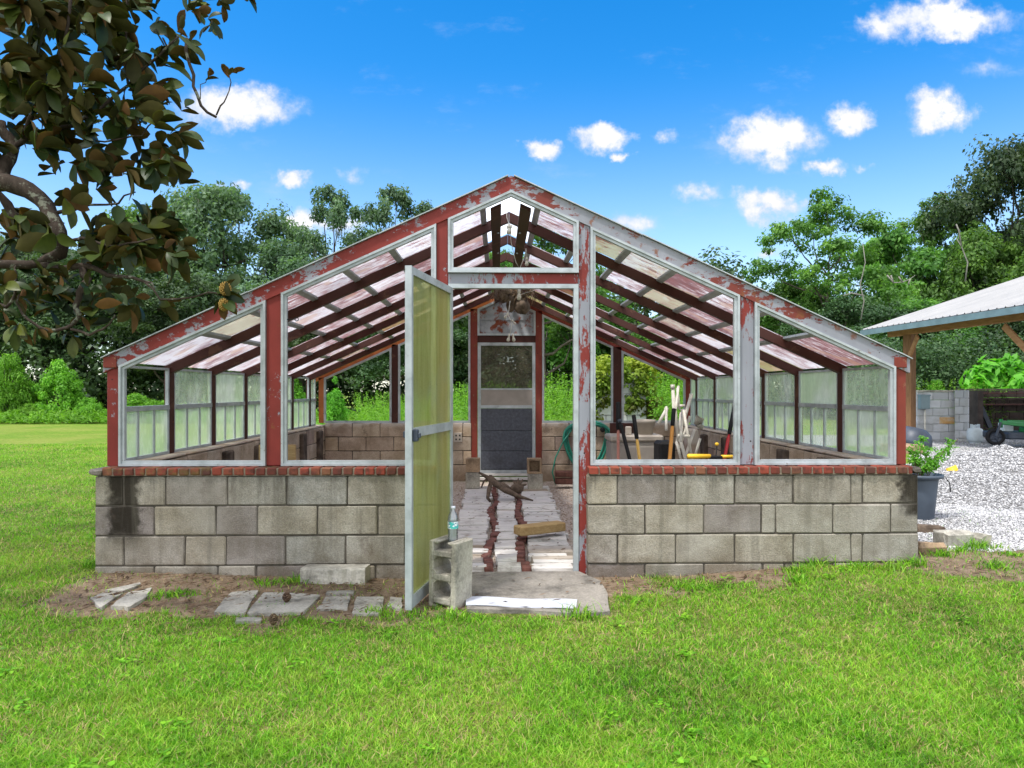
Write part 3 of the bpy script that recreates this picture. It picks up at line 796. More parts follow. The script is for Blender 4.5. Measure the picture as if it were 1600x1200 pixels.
# roof panes
OPEN = {(1, 0, 6), (1, 1, 1), (1, 1, 2), (1, 2, 2), (1, 2, 3), (1, 2, 4), (1, 3, 3), (1, 3, 4), (1, 4, 5), (1, 4, 4), (1, 5, 5), (1, 5, 2), (1, 1, 0), (1, 2, 0), (1, 3, 0), (1, 4, 0),
        (1, 3, 1), (1, 5, 0), (-1, 2, 6), (-1, 4, 5), (-1, 0, 0), (-1, 1, 0), (-1, 2, 0), (-1, 5, 3), (-1, 4, 0)}
ys = [YP+.05]+YK+[YB]
for sg in (-1, 1):
    for b in range(7):
        for i in range(8):
            if (sg, b, i) in OPEN or i == 0: continue
            e0, e1 = EDGES[i]+.004, EDGES[i+1]-.004
            if i == 7: e1 = HWP+.01
            xa, xb = C0+sg*e0, C0+sg*e1; dz = random.uniform(0, .002)
            mb = MB(); mb.prism([(xa, zr(xa)-.028+dz), (xb, zr(xb)-.028+dz), (xb, zr(xb)-.024+dz), (xa, zr(xa)-.024+dz)], ys[b]+.004, ys[b+1]-.004)
            mb.build('roof_pane', M['roofpane'], gh)
for b in (0, 1):
    for sg in (-1, 1):
        mb = MB(); xa, xb = C0+sg*.002, C0+sg*.2
        mb.prism([(xa, zr(xa)-.02), (xb, zr(xb)-.02), (xb, zr(xb)-.014), (xa, zr(xa)-.014)], ys[b]+.004, ys[b+1]-.004); mb.build('ridge_pane', M['ridgepane'], gh)
# side windows
MISS = {(-1, 0), (-1, 5)}
ys = [YP+.05]+YK+[YB]
for sg in (-1, 1):
    x0, x1 = C0+sg*(XS-.020), C0+sg*(XS-.045); xm = (x0+x1)/2
    for b in range(7):
        ya, yb = ys[b]+(.042 if b else .045), ys[b+1]-.042
        if yb-ya < .1: continue
        zb, zt_ = .774, zr(C0+XS)-.055; zm = 1.150
        mb = MB()
        B = lambda y0, y1, z0, z1, dx=0: mb.box((x0, y0, z0), (x1+sg*dx, y1, z1))
        B(ya, ya+.02, zb, zt_); B(yb-.02, yb, zb, zt_); B(ya+.0201, yb-.0201, zb, zb+.022); B(ya+.0201, yb-.0201, zm-.018, zm+.018, -.012); B(ya+.0201, yb-.0201, zt_-.018, zt_)
        for j in (1, 2):
            y = ya+(yb-ya)*j/3; mb.box((x0+sg*-.004, y-.009, zb+.0221), (x1, y+.009, zm-.0181))
        w = mb.build('window', M['alu'], gh)
        m = MB(); m.box((xm-.003, ya+.018, zb+.02), (xm+.003, yb-.018, zm-.016)); m.build('lower_pane', M['sidepane'], w)
        if (sg, b) not in MISS:
            m = MB(); m.box((xm-.003, ya+.018, zm+.016), (xm+.003, yb-.018, zt_-.016)); m.build('upper_pane', M['sidepane'], w)
# back gable
def zb_(x): return zr(x)
for sg in (-1, 1):
    mb = MB(); xe = C0+sg*HWP
    mb.prism([(C0, AZ-.02), (xe, zr(xe)-.02), (xe, zr(xe)-.12), (C0, AZ-.12)], YB, YB+.08); mb.build('rafter', M['paint_lit_orange'] if sg < 0 else M['paint'], gh)
bposts = [(498, 506, .807, 'paint_lit_orange'), (612, 622, .807, 'paint_in'), (735, 746, -.1, 'paint'), (837, 847, -.1, 'paint'), (958, 971, .807, 'paint_in'), (1071, 1081, .807, 'paint')]
for (a, b, zb, m) in bposts:
    xa, xb = X(a, YB), X(b, YB); xm = (xa+xb)/2
    mb = MB(); mb.box((xa, YB, zb), (xb, YB+.08, zr(xm)-.10)); mb.build('post', M[m], gh)
xs_ = [(X(a, YB), X(b, YB)) for a, b, _, _ in bposts]
for i in (0, 1, 3, 4):
    xa, xb = xs_[i][1]+.001, xs_[i+1][0]-.001
    mb = MB(); mb.ring([(xa, .808), (xb, .808), (xb, zr(xb)-.122), (xa, zr(xa)-.122)], .03, YB-.012, YB+.02); mb.build('window_frame', M['alu'], gh)
xa, xb = xs_[2][1]+.001, xs_[3][0]-.001
zA, zB_ = Z(0, 523, YB), Z(0, 534, YB)
mb = MB(); mb.ring([(xa, zA), (xb, zA), (xb, zr(xb)-.122), (C0, AZ-.122), (xa, zr(xa)-.122)], .03, YB-.012, YB+.02); gf = mb.build('window_frame', M['alu'], gh)
mb = MB(); mb.prism([(xa+.02, zA+.02), (xb-.02, zA+.02), (xb-.02, zr(xb)-.14), (C0, AZ-.14), (xa+.02, zr(xa)-.14)], YB+.024, YB+.03); mb.build('metal_sheet', M['rustsheet'], gf)
mb = MB(); mb.box((xa, YB+.01, zB_), (xb, YB+.07, zA-.001)); mb.build('header_beam', M['paint_in'], gh)
mb = MB(); mb.box((xa+.02, YB+.023, (zA+zr(xb))/2-.01), (xb-.02, YB+.012, (zA+zr(xb))/2+.03)); mb.build('cross_rail', M['rustsheet'], gh)
# back door
zd0, zd1 = Z(0, 741, YB), zB_-.002
mb = MB(); mb.ring([(xa+.004, zd0), (xb-.004, zd0), (xb-.004, zd1), (xa+.004, zd1)], .045, YB-.004, YB+.03)
zr1, zr2 = Z(0, 608, YB), Z(0, 636, YB)
mb.box((xa+.05, YB-.002, zr1-.012), (xb-.05, YB+.026, zr1+.012)); mb.box((xa+.05, YB-.008, zr2-.022), (xb-.05, YB+.026, zr2+.022))
bd = mb.build('back_door', M['alu'], gh)
m = MB(); m.box((xa+.05, YB+.010, zr1+.01), (xb-.05, YB+.013, zd1-.045)); m.build('screen', M['screen'], bd)
m = MB(); m.box((xa+.05, YB+.006, zr2+.02), (xb-.05, YB+.016, zr1-.01)); m.build('kick_panel', M['beige_dark'], bd)
zz = [zr2-.024, Z(0, 675, YB), Z(0, 707, YB), zd0+.045]
for a, b in zip(zz[:-1], zz[1:]):
    m = MB(); m.box((xa+.05, YB-.006, b+.012), (xb-.05, YB+.016, a), ch=.006); m.box((xa+.05, YB+.004, b+.0), (xb-.05, YB+.014, b+.0118)); m.build('louvre_panel', M['bluepanel'], bd)
m = MB(); m.box((xa-.02, YB-.05, zd0-.10), (xb+.02, YB+.03, zd0-.06), ch=.006); m.box((xa-.06, YB-.02, zd0-.04), (xb+.06, YB+.05, zd0-.004), ch=.004); m.build('threshold', M['plank'], gh)
# outlet on the back wall
p0 = at(709, 691, L-.09); p1 = at(722, 676, L-.09)
mb = MB(); mb.box((p0.x, L-.09, p0.z), (p1.x, L-.068, p1.z), ch=.006); ou = mb.build('outlet_box', M['beige'], gh)
for i in (.28, .72):
    for j in (.3, .7):
        mb = MB(); mb.box((p0.x+(p1.x-p0.x)*i-.010, L-.0935, p0.z+(p1.z-p0.z)*j-.012), (p0.x+(p1.x-p0.x)*i+.010, L-.0895, p0.z+(p1.z-p0.z)*j+.012)); mb.build('socket', M['black'], ou)
# eye hook in the left post
mb = MB(); e = at(448, 499, YP); mb.tube([e, e+Vector((.06, -.01, .0))], .003, 6)
mb.tube([e+Vector((.06+.012*(1-math.cos(a)), -.01, .012*math.sin(a))) for a in np.linspace(0, 2*math.pi, 12)], .003, 6); mb.build('hook', M['black'], gh)

# open door
hx, hy = X(705, YP), YP-.01; fx_, fy_ = hx-.185, hy-.90
dv = Vector((fx_-hx, fy_-hy, 0)); W = dv.length; dv.normalize(); nv = Vector((dv.y, -dv.x, 0))
DM = Matrix(((dv.x, nv.x, 0, hx), (dv.y, nv.y, 0, hy), (0, 0, 1, 0), (0, 0, 0, 1)))
z0, z1 = .028, 2.0; zr_ = 1.04
mb = MB(); s = .045
mb.box((0, -.014, z0), (s, .014, z1), M=DM); mb.box((W-s, -.014, z0), (W, .014, z1), M=DM)
mb.box((s, -.0135, z1-s), (W-s, .0135, z1), M=DM); mb.box((s, -.0135, z0), (W-s, .0135, z0+.07), M=DM); mb.box((s, -.0135, zr_-.028), (W-s, .0135, zr_+.028), M=DM)
mb.box((W-.004, -.02, z0), (W+.004, .02, z1), M=DM)
dr = mb.build('door', M['alu'], gh)
for a, b in ((z0+.065, zr_-.026), (zr_+.026, z1-s+.004)):
    m = MB(); m.box((s-.003, -.003, a), (W-s+.003, .003, b), M=DM); m.build('pane', M['doorpane'], dr)
m = MB()
m.box((W-.075, .014, zr_-.03), (W-.03, .045, zr_+.01), ch=.006, M=DM); m.box((W-.16, .03, zr_-.012), (W-.03, .042, zr_+.004), ch=.004, M=DM)
m.box((W-.06, -.045, zr_-.05), (W-.02, -.014, zr_+.02), ch=.006, M=DM); m.box((W-.05, -.06, zr_-.03), (W-.03, -.045, zr_), ch=.004, M=DM)
m.build('door_latch', M['blackplastic'], dr)
for zc in (.35, 1.1, 1.8):
    m = MB(); m.tube([(hx+.004, hy+.005, zc-.04), (hx+.004, hy+.005, zc+.04)], .008, 8); m.build('hinge', M['alu'], dr)
# ------------------------------------------------------------------ things in and around the greenhouse
def zg(p): return float(gz(p[0], p[1]))
# doorstep slab
outl = [(728, 893), (905, 893), (938, 908), (950, 930), (953, 956), (905, 959), (820, 953), (728, 951)]
P = [G(x, y, .022) for x, y in outl]; P2 = []
for i in range(len(P)):
    a, b = P[i], P[(i+1) % len(P)]
    for t in (0, .25, .5, .75): q_ = a.lerp(b, t); P2.append((q_.x+random.uniform(-.005, .005), q_.y+random.uniform(-.005, .005)))
mb = MB(); mb.prism(P2[::-1], -.06, .022, axis='z')
tag(mb.build('doorstep_slab', M['slab']), 'worn grey concrete slab with rounded corner at the greenhouse doorway', 'slab')
# white strip on the slab
a, b, c, d = G(728, 931, .03), G(902, 937, .03), G(900, 951, .03), G(728, 944, .03)
mb = MB(); N = 10
for i in range(N):
    t0, t1 = i/N, (i+1)/N; h0, h1 = .004*math.sin(t0*9), .004*math.sin(t1*9)
    q_ = [a.lerp(b, t0), a.lerp(b, t1), d.lerp(c, t1), d.lerp(c, t0)]
    hs = [h0, h1, h1, h0]; vs = [(p.x, p.y, .028+h) for p, h in zip(q_, hs)]+[(p.x, p.y, .024+h) for p, h in zip(q_, hs)]
    mb.add(vs, [(3, 2, 1, 0), (4, 5, 6, 7), (0, 1, 5, 4), (1, 2, 6, 5), (2, 3, 7, 6), (3, 0, 4, 7)], .5)
ws = mb.build('metal_strip', M['white_metal']); tag(ws, 'long flat white metal strip lying across the doorstep slab', 'metal strip')
# plank walkway
wk = thing('plank_walkway', (0, .2, 0), 'walkway of bleached grey planks in three columns parted by two rows of red bricks', 'walkway')
def lane(pf, pb, d): # lateral position at depth along the front/back pixel pair
    df, db = F*1.29/(893-HOR), F*1.37/(764-HOR)
    xf = X(pf, df-CD); xb = X(pb, db-CD); t = (d-df)/(db-df); return xf+(xb-xf)*t
cols = [((700, 729), (757, 769)), ((774, 780), (812, 801)), ((831, 813), (900, 857))]
df, db = F*1.29/(893-HOR), F*1.37/(764-HOR)
for ci, (A_, B_) in enumerate(cols):
    d = df+random.uniform(0, .03)
    while d < db:
        w = random.choice([.085, .12, .14, .17, .1]) if ci != 1 else random.choice([.16, .2, .26])
        xa, xb = lane(A_[0], A_[1], d)+random.uniform(-.02, .02), lane(B_[0], B_[1], d)+random.uniform(-.02, .02)
        if ci == 2: xb += random.uniform(-.02, .03)
        zc = float(gz((xa+xb)/2, d-CD))+.035+random.uniform(-.008, .012); r = random.uniform(-.035, .035)
        Mx = Matrix.Translation(((xa+xb)/2, d-CD+w/2, zc)) @ Matrix.Rotation(r, 4, 'Z') @ Matrix.Rotation(random.uniform(-.012, .012), 4, 'X')
        mb = MB(); mb.box((-(xb-xa)/2, -w/2+.007, -.030), ((xb-xa)/2, w/2-.007, .014), ch=.005, jit=.004, M=Mx)
        mb.build('plank', M['plank'], wk); d += w
for (A_, B_) in (((757, 770), (773, 779)), ((813, 802), (830, 812))):
    d = df+.01
    while d < db:
        l = random.uniform(.085, .11)
        xa, xb = lane(A_[0], A_[1], d), lane(B_[0], B_[1], d); xm = (xa+xb)/2+random.uniform(-.012, .012)+.035*math.sin(d*3.1)
        Mx = Matrix.Translation((xm, d-CD+l/2, float(gz(xm, d-CD))+.035+random.uniform(-.008, .008))) @ Matrix.Rotation(random.uniform(-.25, .25), 4, 'Z')
        mb = MB(); mb.box((-.033, -l/2+.003, -.02), (.033, l/2-.003, .018), ch=.007, jit=.003, M=Mx)
        mb.build('brick', M['brick_walk'], wk); d += l
# timber offcut on the walkway
a = G(808, 836, .07); b = G(878, 828, .07)
mb = MB(); mb.obox((a.x, a.y, .105), (b.x, b.y, .105), .13, .075, ch=.008); tag(mb.build('timber_offcut', M['wood_yellow']), 'short thick weathered timber offcut lying on the right side of the walkway', 'timber')
# cinder block standing on end at the door
def cinder(name, Mx, mat, broken=True):
    mb = MB(); H, Wd, Dp = .40, .19, .19
    # solid web layout: block on end; cells run along local y
    def bx(a, b): mb.box(a, b, .5, ch=.006, jit=.003, M=Mx)
    t = .03; bx((-Wd/2, -Dp/2, 0), (-Wd/2+t, Dp/2, H)); bx((Wd/2-t, -Dp/2, 0), (Wd/2, Dp/2, H))
    for z in (.045, .185, .325):
        bx((-Wd/2+t+.0005, -Dp/2+.003, z-.019), (Wd/2-t-.0005, Dp/2-.003, z+.019))
    for sx in (-1, 1):
        for z in (.064, .166, .204, .306):
            s2 = 1 if z in (.064, .204) else -1
            pts = [(sx*(Wd/2-t-.0005), z), (sx*(Wd/2-t-.025), z), (sx*(Wd/2-t-.0005), z+s2*.025)]
            tt = MB(); tt.prism(pts if sx*s2 > 0 else pts[::-1], -Dp/2+.004, Dp/2-.004, .5); mb.add([tuple(Mx @ Vector(p)) for p in tt.v], tt.f, .5)
    for zz_ in (0, H):   # end flanges
        for sx in (-1, 1):
            z0_ = zz_ if zz_ == 0 else H-.018
            bx((sx*(Wd/2-t-.03), -Dp/2+.002, z0_), (sx*(Wd/2-t-.0006), Dp/2-.002, z0_+.018))
    return mb.build(name, mat)
gb = G(703, 950, 0)
cb = cinder('cinder_block', Matrix.Translation((gb.x-.005, gb.y+.10, -.01)) @ Matrix.Rotation(math.radians(-31), 4, 'Z') @ Matrix.Rotation(math.radians(1.5), 4, 'Y'), M['cinder'])
tag(cb, 'weathered cinder block standing on end on the grass against the open door', 'cinder block')
# water bottle on it
bc = Vector((gb.x+.012, gb.y+.10, .372)); bt = thing('water_bottle', bc, 'clear plastic water bottle with blue green label standing on the upright cinder block', 'bottle')
prof = [(0, .004), (.024, 0), (.030, .006), (.031, .03), (.029, .045), (.031, .055), (.0305, .075), (.032, .08), (.032, .125), (.0315, .14), (.026, .165), (.014, .185), (.0125, .198)]
mb = MB(); mb.lathe(bc, [(r, z) for r, z in prof], 24); mb.build('bottle_body', M['clear'], bt)
mb = MB(); mb.lathe(bc, [(.0325, .082), (.0325, .124)], 24); mb.build('label', M['label'], bt)
mb = MB(); mb.lathe(bc, [(.0, .215), (.0145, .2145), (.0145, .198), (0, .198)], 16); mb.build('cap', M['white_metal'], bt)
# stacks of blocks each side of the back door
def cube_block(px0, px1, py0, py1, Y, mat, label, hollow=False, dep_=.19):
    a = at(px0, py1, Y); b = at(px1, py0, Y); mb = MB()
    w = .028
    if hollow:
        mb.box((a.x, Y, a.z), (a.x+w, Y+dep_, b.z), .5, ch=.005); mb.box((b.x-w, Y, a.z), (b.x, Y+dep_, b.z), .5, ch=.005)
        mb.box((a.x+w+.0005, Y+.004, a.z), (b.x-w-.0005, Y+dep_-.01, a.z+w), .5, ch=.004); mb.box((a.x+w+.0005, Y+.004, b.z-w), (b.x-w-.0005, Y+dep_-.01, b.z), .5, ch=.004)
        mb.box((a.x+w+.0005, Y+dep_*.6, a.z+w+.0005), (b.x-w-.0005, Y+dep_*.8, b.z-w-.0005), .5)
    else:
        mb.box((a.x, Y, a.z), (b.x, Y+dep_, b.z), .5, ch=.008, jit=.002)
    tag(mb.build('concrete_block', mat), label, 'concrete block', 'blocks stacked beside the back door')
cube_block(727.5, 749.5, 738.5, 764, 4.82, M['cinder'], 'grey concrete block on the gravel, lower one left of the back door')
cube_block(728, 750, 716.5, 738, 4.82, M['block_tan'], 'tan concrete block on top of the stack left of the back door')
cube_block(825, 848, 741, 766, 4.72, M['cinder'], 'grey concrete block on the gravel, lower one right of the back door')
cube_block(824, 846.5, 717, 740.5, 4.72, M['block_tan'], 'hollow tan concrete block on top of the stack right of the back door', True)
# driftwood root
rt = MB(); Yd = 3.75
def pp(px, py, Y=Yd, dz=0): v = at(px, py, Y); v.z += dz; return v
rt.tube([pp(748, 738), pp(760, 745), pp(772, 754), pp(790, 766, Yd-.1), pp(812, 776, Yd-.2), pp(833, 782, Yd-.25)], [.012, .024, .042, .038, .022, .008], 9)
rt.tube([pp(766, 742), pp(767, 754), pp(764, 766, Yd-.1), pp(762, 778, Yd-.2), pp(768, 787, Yd-.25)], [.016, .024, .028, .02, .010], 8)
rt.tube([pp(770, 758), pp(784, 757), pp(800, 768), pp(815, 770)], [.02, .04, .035, .01], 8)
rt.tube([pp(775, 752), pp(768, 744), pp(756, 752), pp(752, 762)], [.02, .018, .014, .008], 7)
tag(rt.build('driftwood_root', M['driftwood']), 'twisted grey driftwood root lying at the far end of the walkway', 'driftwood')
rt = MB(); Yd = 4.1
rt.tube([pp(798, 768), pp(808, 762), pp(818, 764)], [.05, .07, .03], 9)
for dx, dy in ((-6, -16), (2, -19), (9, -17), (15, -9)): rt.tube([pp(808, 763), pp(808+dx*.5, 763+dy*.5), pp(808+dx, 763+dy+3)], [.03, .02, .005], 6)
tag(rt.build('wood_stump', M['driftwood']), 'reddish splintered wood stump behind the driftwood root by the back door', 'stump')
# hose
Yh = L-.09-.02
hs = thing('garden_hose', at(905, 660, Yh), 'coiled green garden hose hanging on hooks on the back wall', 'hose')
mb = MB()
for k in range(10):
    pts = []; w_ = random.uniform(-4.5, 3.5); h_ = random.uniform(-8, 6)
    for i in range(33):
        a = 2*math.pi*i/32; px = 918+(37+w_)*math.cos(a)*(1 if abs(math.sin(a)) < .9 else 1); py = 706-(43+h_)*math.sin(a)
        if math.sin(a) > 0: py = 678-(14+k*.8)*math.sin(a)+0; 
        else: py = 678-(58+h_)*math.sin(a)*(abs(math.sin(a))**.3)
        px = 918+(34+w_)*(math.cos(a))+ (0 if math.sin(a) > 0 else -2)
        pts.append(at(px, py, Yh-.012*(k % 4)-.01))
    mb.tube(pts, .011, 7)
mb.tube([at(893, 672, Yh-.06), at(880, 690, Yh-.06), at(868, 715, Yh-.07), at(863, 738, Yh-.08), at(868, 757, Yh-.1)], .011, 8)
mb.build('coil', M['green_hose'], hs)
for px in (897, 940):
    m = MB(); c = at(px, 671, Yh); m.tube([c+Vector((0, .02, 0)), c+Vector((0, -.09, -.0))], .022, 10); m.lathe(c+Vector((0, -.09, 0)), [(0, -.002), (.036, -.002), (.036, .006), (0, .006)], 12, M=Matrix.Rotation(math.pi/2, 3, 'X')); m.build('hook', M['black'], hs)
# deck box and the pot on it
Yb = 3.7
bx0, bx1 = at(953, 724, Yb), at(1037, 690, Yb)
db_ = thing('storage_box', ((bx0.x+bx1.x)/2, Yb+.22, bx0.z), 'beige lidded plastic storage box standing against the back right wall', 'storage box')
zf = -.08
mb = MB(); mb.box((bx0.x+.015, Yb, zf), (bx1.x-.015, Yb+.42, bx1.z-.001), ch=.02)
mb.box((bx0.x+.06, Yb-.006, zf+.05), ((bx0.x+bx1.x)/2-.02, Yb+.01, bx1.z-.06), ch=.005); mb.box(((bx0.x+bx1.x)/2+.02, Yb-.006, zf+.05), (bx1.x-.06, Yb+.01, bx1.z-.06), ch=.005)
mb.build('box_body', M['beige_dark'], db_)
mb = MB(); mb.box((bx0.x, Yb-.02, bx1.z), (bx1.x, Yb+.44, Z(0, 681.5, Yb)), ch=.018); mb.build('lid', M['beige'], db_)
zl = Z(0, 681.5, Yb)
c = at(1009, 682, Yb+.18); R_ = (X(1025, Yb+.1)-X(994, Yb+.1))/2; hh = Z(0, 657, Yb+.1)-zl
mb = MB(); mb.lathe((c.x, Yb+.2, zl), [(0, 0), (R_*.72, 0), (R_*.86, hh*.75), (R_*1.0, hh*.76), (R_*1.02, hh), (R_*.95, hh), (R_*.9, hh*.5), (0, hh*.45)], 28)
tag(mb.build('flower_pot', M['beige']), 'round beige plastic flower pot standing on the storage box', 'pot')
c = at(981, 675, Yb+.2); mb = MB(); mb.box((c.x-.035, Yb+.12, zl), (c.x+.035, Yb+.2, zl+.10), ch=.01)
tag(mb.build('plastic_jug', M['beige']), 'small pale plastic jug on the storage box left of the flower pot', 'jug')
mb = MB(); a = at(953, 680, Yb+.47); b = at(990, 661, Yb+.47); mb.box((a.x, Yb+.46, zf), (b.x, Yb+.49, b.z), ch=.004)
tag(mb.build('brown_board', M['paint_in']), 'dark brown board leaning on the back wall behind the storage box', 'board')
# tools standing inside behind the front right sill
def tool(label, p_bot, p_top, Y0, Y1, segs, cat='tool handle', r0=.015, head=None):
    """segs: list of (t0, t1, radius, material, part name) along the shaft from bottom to top"""
    a = at(*p_bot, Y0); b = at(*p_top, Y1)
    d = (a-b).normalized(); t = (a.z+.03-(-.06))/max(.05, -d.z) if d.z < -.05 else 1.0
    foot = a+d*t; foot.z = max(foot.z, -.06)
    o = thing('garden_tool', foot, label, cat, 'long handled tools leaning inside the front right window')
    full = (b-foot).length; base = (a-foot).length
    for (t0, t1, r, m, nm) in segs:
        s0 = 0 if t0 <= 0 else base+(full-base)*t0; s1 = base+(full-base)*t1; u = (b-foot).normalized()
        mb = MB(); p = foot+u*s0; q2 = foot+u*s1
        mb.tube([p, p.lerp(q2, .03), p.lerp(q2, .97), q2], [r*.8, r, r, r*.6], 12); mb.build(nm, M[m], o)
    if head:
        mb = MB(); w = .11; u = (b-foot).normalized(); y = foot
        mb.box((y.x-w, y.y-.006, y.z+.0), (y.x+w, y.y+.006, y.z+.25), ch=.003); mb.build('blade', M['black'], o)
    return o
tool('faded pink pole leaning beside the black shovel handle', (966, 724), (966, 628), 1.3, 1.3, [(0, .55, .013, 'pinkish', 'shaft'), (.55, 1.0, .020, 'black', 'grip')])
tool('black handled tool leaning to the left, left of the yellow handle', (985, 724), (968, 655), 1.15, 1.2, [(0, .93, .016, 'black', 'shaft'), (.93, 1.0, .018, 'blackplastic', 'grip')], head=True)
tool('yellow handle with a black grip in front of the storage box', (1000, 724), (990, 648), 1.2, 1.25, [(0, .5, .014, 'yellow_handle', 'shaft'), (.5, 1.0, .018, 'black', 'grip')])
tool('orange wooden handle with a black grip left of the white pipes', (1046, 724), (1053, 638), 1.1, 1.15, [(0, .68, .016, 'orange_handle', 'shaft'), (.68, 1.0, .018, 'black', 'grip')])
tool('red handle with a long black grip leaning at the worn right post', (1131, 724), (1149, 628), .9, .95, [(0, .47, .014, 'red', 'shaft'), (.47, 1.0, .017, 'black', 'grip')])
# yellow handled tool lying on the sill line
Yt = .35
o = thing('post_hole_digger', at(1110, 718, Yt), 'yellow and black long level lying just behind the right window sill', 'level')
mb = MB(); a = at(1074, 713, Yt); b = at(1110, 713, Yt); mb.tube([a, a.lerp(b, .05), b], [.014, .019, .017], 12)
a = at(1127, 713.5, Yt); b = at(1147, 713.5, Yt); mb.tube([a, b], .013, 10); mb.build('handle', M['yellow'], o)
mb = MB(); a = at(1109, 715, Yt); b = at(1128, 715, Yt); mb.box((a.x, Yt-.02, a.z-.02), (b.x, Yt+.02, a.z+.014), ch=.005); mb.build('bracket', M['black'], o)
o['label'] = 'yellow tool with a black middle bracket lying just behind the right window sill'; o['category'] = 'tool'; o.name = 'yellow_tool'
Yt = .45; o = thing('knob_rod', at(1119, 718, Yt), 'thin black rod with a round yellow knob behind the right window sill', 'rod')
mb = MB(); mb.tube([at(1118, 722, Yt), at(1120, 697, Yt)], .004, 6); mb.build('rod', M['black'], o)
mb = MB(); mb.ball(at(1120, 694, Yt), .016, 14, (1, 1, .85)); mb.build('knob', M['yellow'], o)
# tangle of white pipes
pf = thing('pipe_frame', at(1055, 700, 2.6), 'dirty white pipe frame of long legs and tees leaning in the back right corner', 'pipe frame')
segs = [((1051, 604), (1060, 690)), ((1060, 604), (1056, 640)), ((1058, 606), (1062, 640)), ((1080, 618), (1066, 665)), ((1056, 634), (1070, 634)), ((1041, 636), (1041, 672)),
        ((1041, 640), (1029, 662)), ((1064, 645), (1057, 695)), ((1068, 640), (1082, 722)), ((1054, 650), (1072, 722)), ((1078, 650), (1062, 700)), ((1085, 672), (1070, 715)), ((1060, 681), (1078, 682)), ((1066, 640), (1064, 690)),
        ((1094, 685), (1086, 712)), ((1051, 604), (1054, 660)), ((1057, 690), (1066, 724))]
for i, (a, b) in enumerate(segs):
    Y0 = 2.35+.12*(i % 4); mb = MB(); A = at(*a, Y0); B = at(*b, Y0-.25*(i % 2)); mb.tube([A, B], .014+.004*(i % 3 == 0), 8)
    if i % 3 == 0: mb.tube([A+Vector((0, 0, -.025)), A+Vector((0, 0, .02))], .021, 8)
    mb.build('pipe', M['white_pvc'], pf)
o = thing('folding_stool', at(1010, 722, 2.2), '', ''); bpy.data.objects.remove(o)
mb = MB(); a = at(1030, 724, 2.9); b = at(1056, 690, 2.9); mb.box((a.x, 2.9, -.09), (b.x, 3.2, b.z), ch=.03)
tag(mb.build('black_tub', M['black']), 'black plastic tub on the floor in front of the white pipes', 'tub')
mb = MB(); a = at(1101, 720, 3.2); c = at(1091, 662, 3.4)
mb.tube([at(1088, 664, 3.4), at(1092, 652, 3.4), at(1097, 655, 3.4), at(1094, 662, 3.4)], [.03, .045, .03, .02], 8); mb.tube([at(1090, 664, 3.4), at(1098, 668, 3.4)], .03, 8)
tag(mb.build('broken_ornament', M['cinder']), 'broken pale ornament resting on the side wall behind the white pipes', 'ornament')
for i, (a, b) in enumerate((((1072, 668), (1095, 727)), )):
    mb = MB(); A = at(1073, 670, 3.3); B = at(1092, 724, 3.3); mb.box((A.x, 3.3, -.09), (B.x, 3.45, A.z), ch=.02)
    tag(mb.build('block_pillar', M['block_in']), 'pale concrete block pillar beside the right wall behind the pipes', 'pillar')
# yellow timber leaning at the left wall
mb = MB(); a = at(404, 724, 1.3); b = at(461, 695, 1.3); mb.box((a.x, 1.3, a.z), (b.x, 1.34, b.z), ch=.004)
tag(mb.build('timber_plank', M['wood_yellow']), 'yellow timber plank leaning inside the left wall behind the second post', 'plank')
# old bricks at the foot of the back wall
k = 0
for (px, py, nm) in ((880, 757, 'bottom'), (881, 746, 'top')):
    mb = MB(); a = at(868, py, 5.15); b = at(900, py-9, 5.15)
    mb.box((a.x, 5.15, a.z), (b.x, 5.3, b.z), ch=.01, jit=.004)
    tag(mb.build('brown_brick', M['brown_brick']), 'dark brown brick at the %s of the small pile under the green hose' % nm, 'brick', 'bricks piled under the hose'); k += 1
# hanging root ball and light string at the ridge
hp = thing('hanging_root_ball', at(803, 448, 2.6), 'shaggy brown root ball with dangling strands hanging under the roof ridge', 'hanging plant')
mb = MB(); Yq = 2.6
for i in range(11):
    mb.ball(at(random.uniform(783, 822), random.uniform(450, 468), Yq+random.uniform(-.1, .1)), random.uniform(.04, .075), 12, (1, 1, .8), lump=.25)
mb.ball(at(815, 478, Yq), .085, 14, (1.1, 1, .9), lump=.2); mb.ball(at(798, 474, Yq), .05, 12, (.9, 1, 1.8), lump=.25)
mb.build('root_mass', M['driftwood'], hp)
mb = MB()
for i in range(110):
    px = random.uniform(770, 834); py = random.uniform(446, 462); p = at(px, py, Yq+random.uniform(-.12, .12)); l = random.uniform(.04, .17)
    q1 = p+Vector((random.uniform(-.06, .06), random.uniform(-.05, .05), -l*.5)); q2 = q1+Vector((random.uniform(-.04, .04), random.uniform(-.03, .03), -l*.5))
    mb.tube([p, q1, q2], [.006, .004, .002], 4)
mb.build('strand', M['dead'], hp)
mb = MB(); mb.tube([at(803, 452, Yq), Vector((at(803, 452, Yq).x, Yq, 2.55))], .004, 5); mb.build('hanger', M['cord'], hp)
lt = thing('light_string', at(796, 345, 1.2), 'old white cord with bare bulbs dangling from the ridge inside the front gable', 'string lights')
def cord(pts, Y, r=.003):
    mb = MB(); mb.tube([at(px, py, Y) for px, py in pts], r, 5); mb.build('cord', M['cord'], lt)
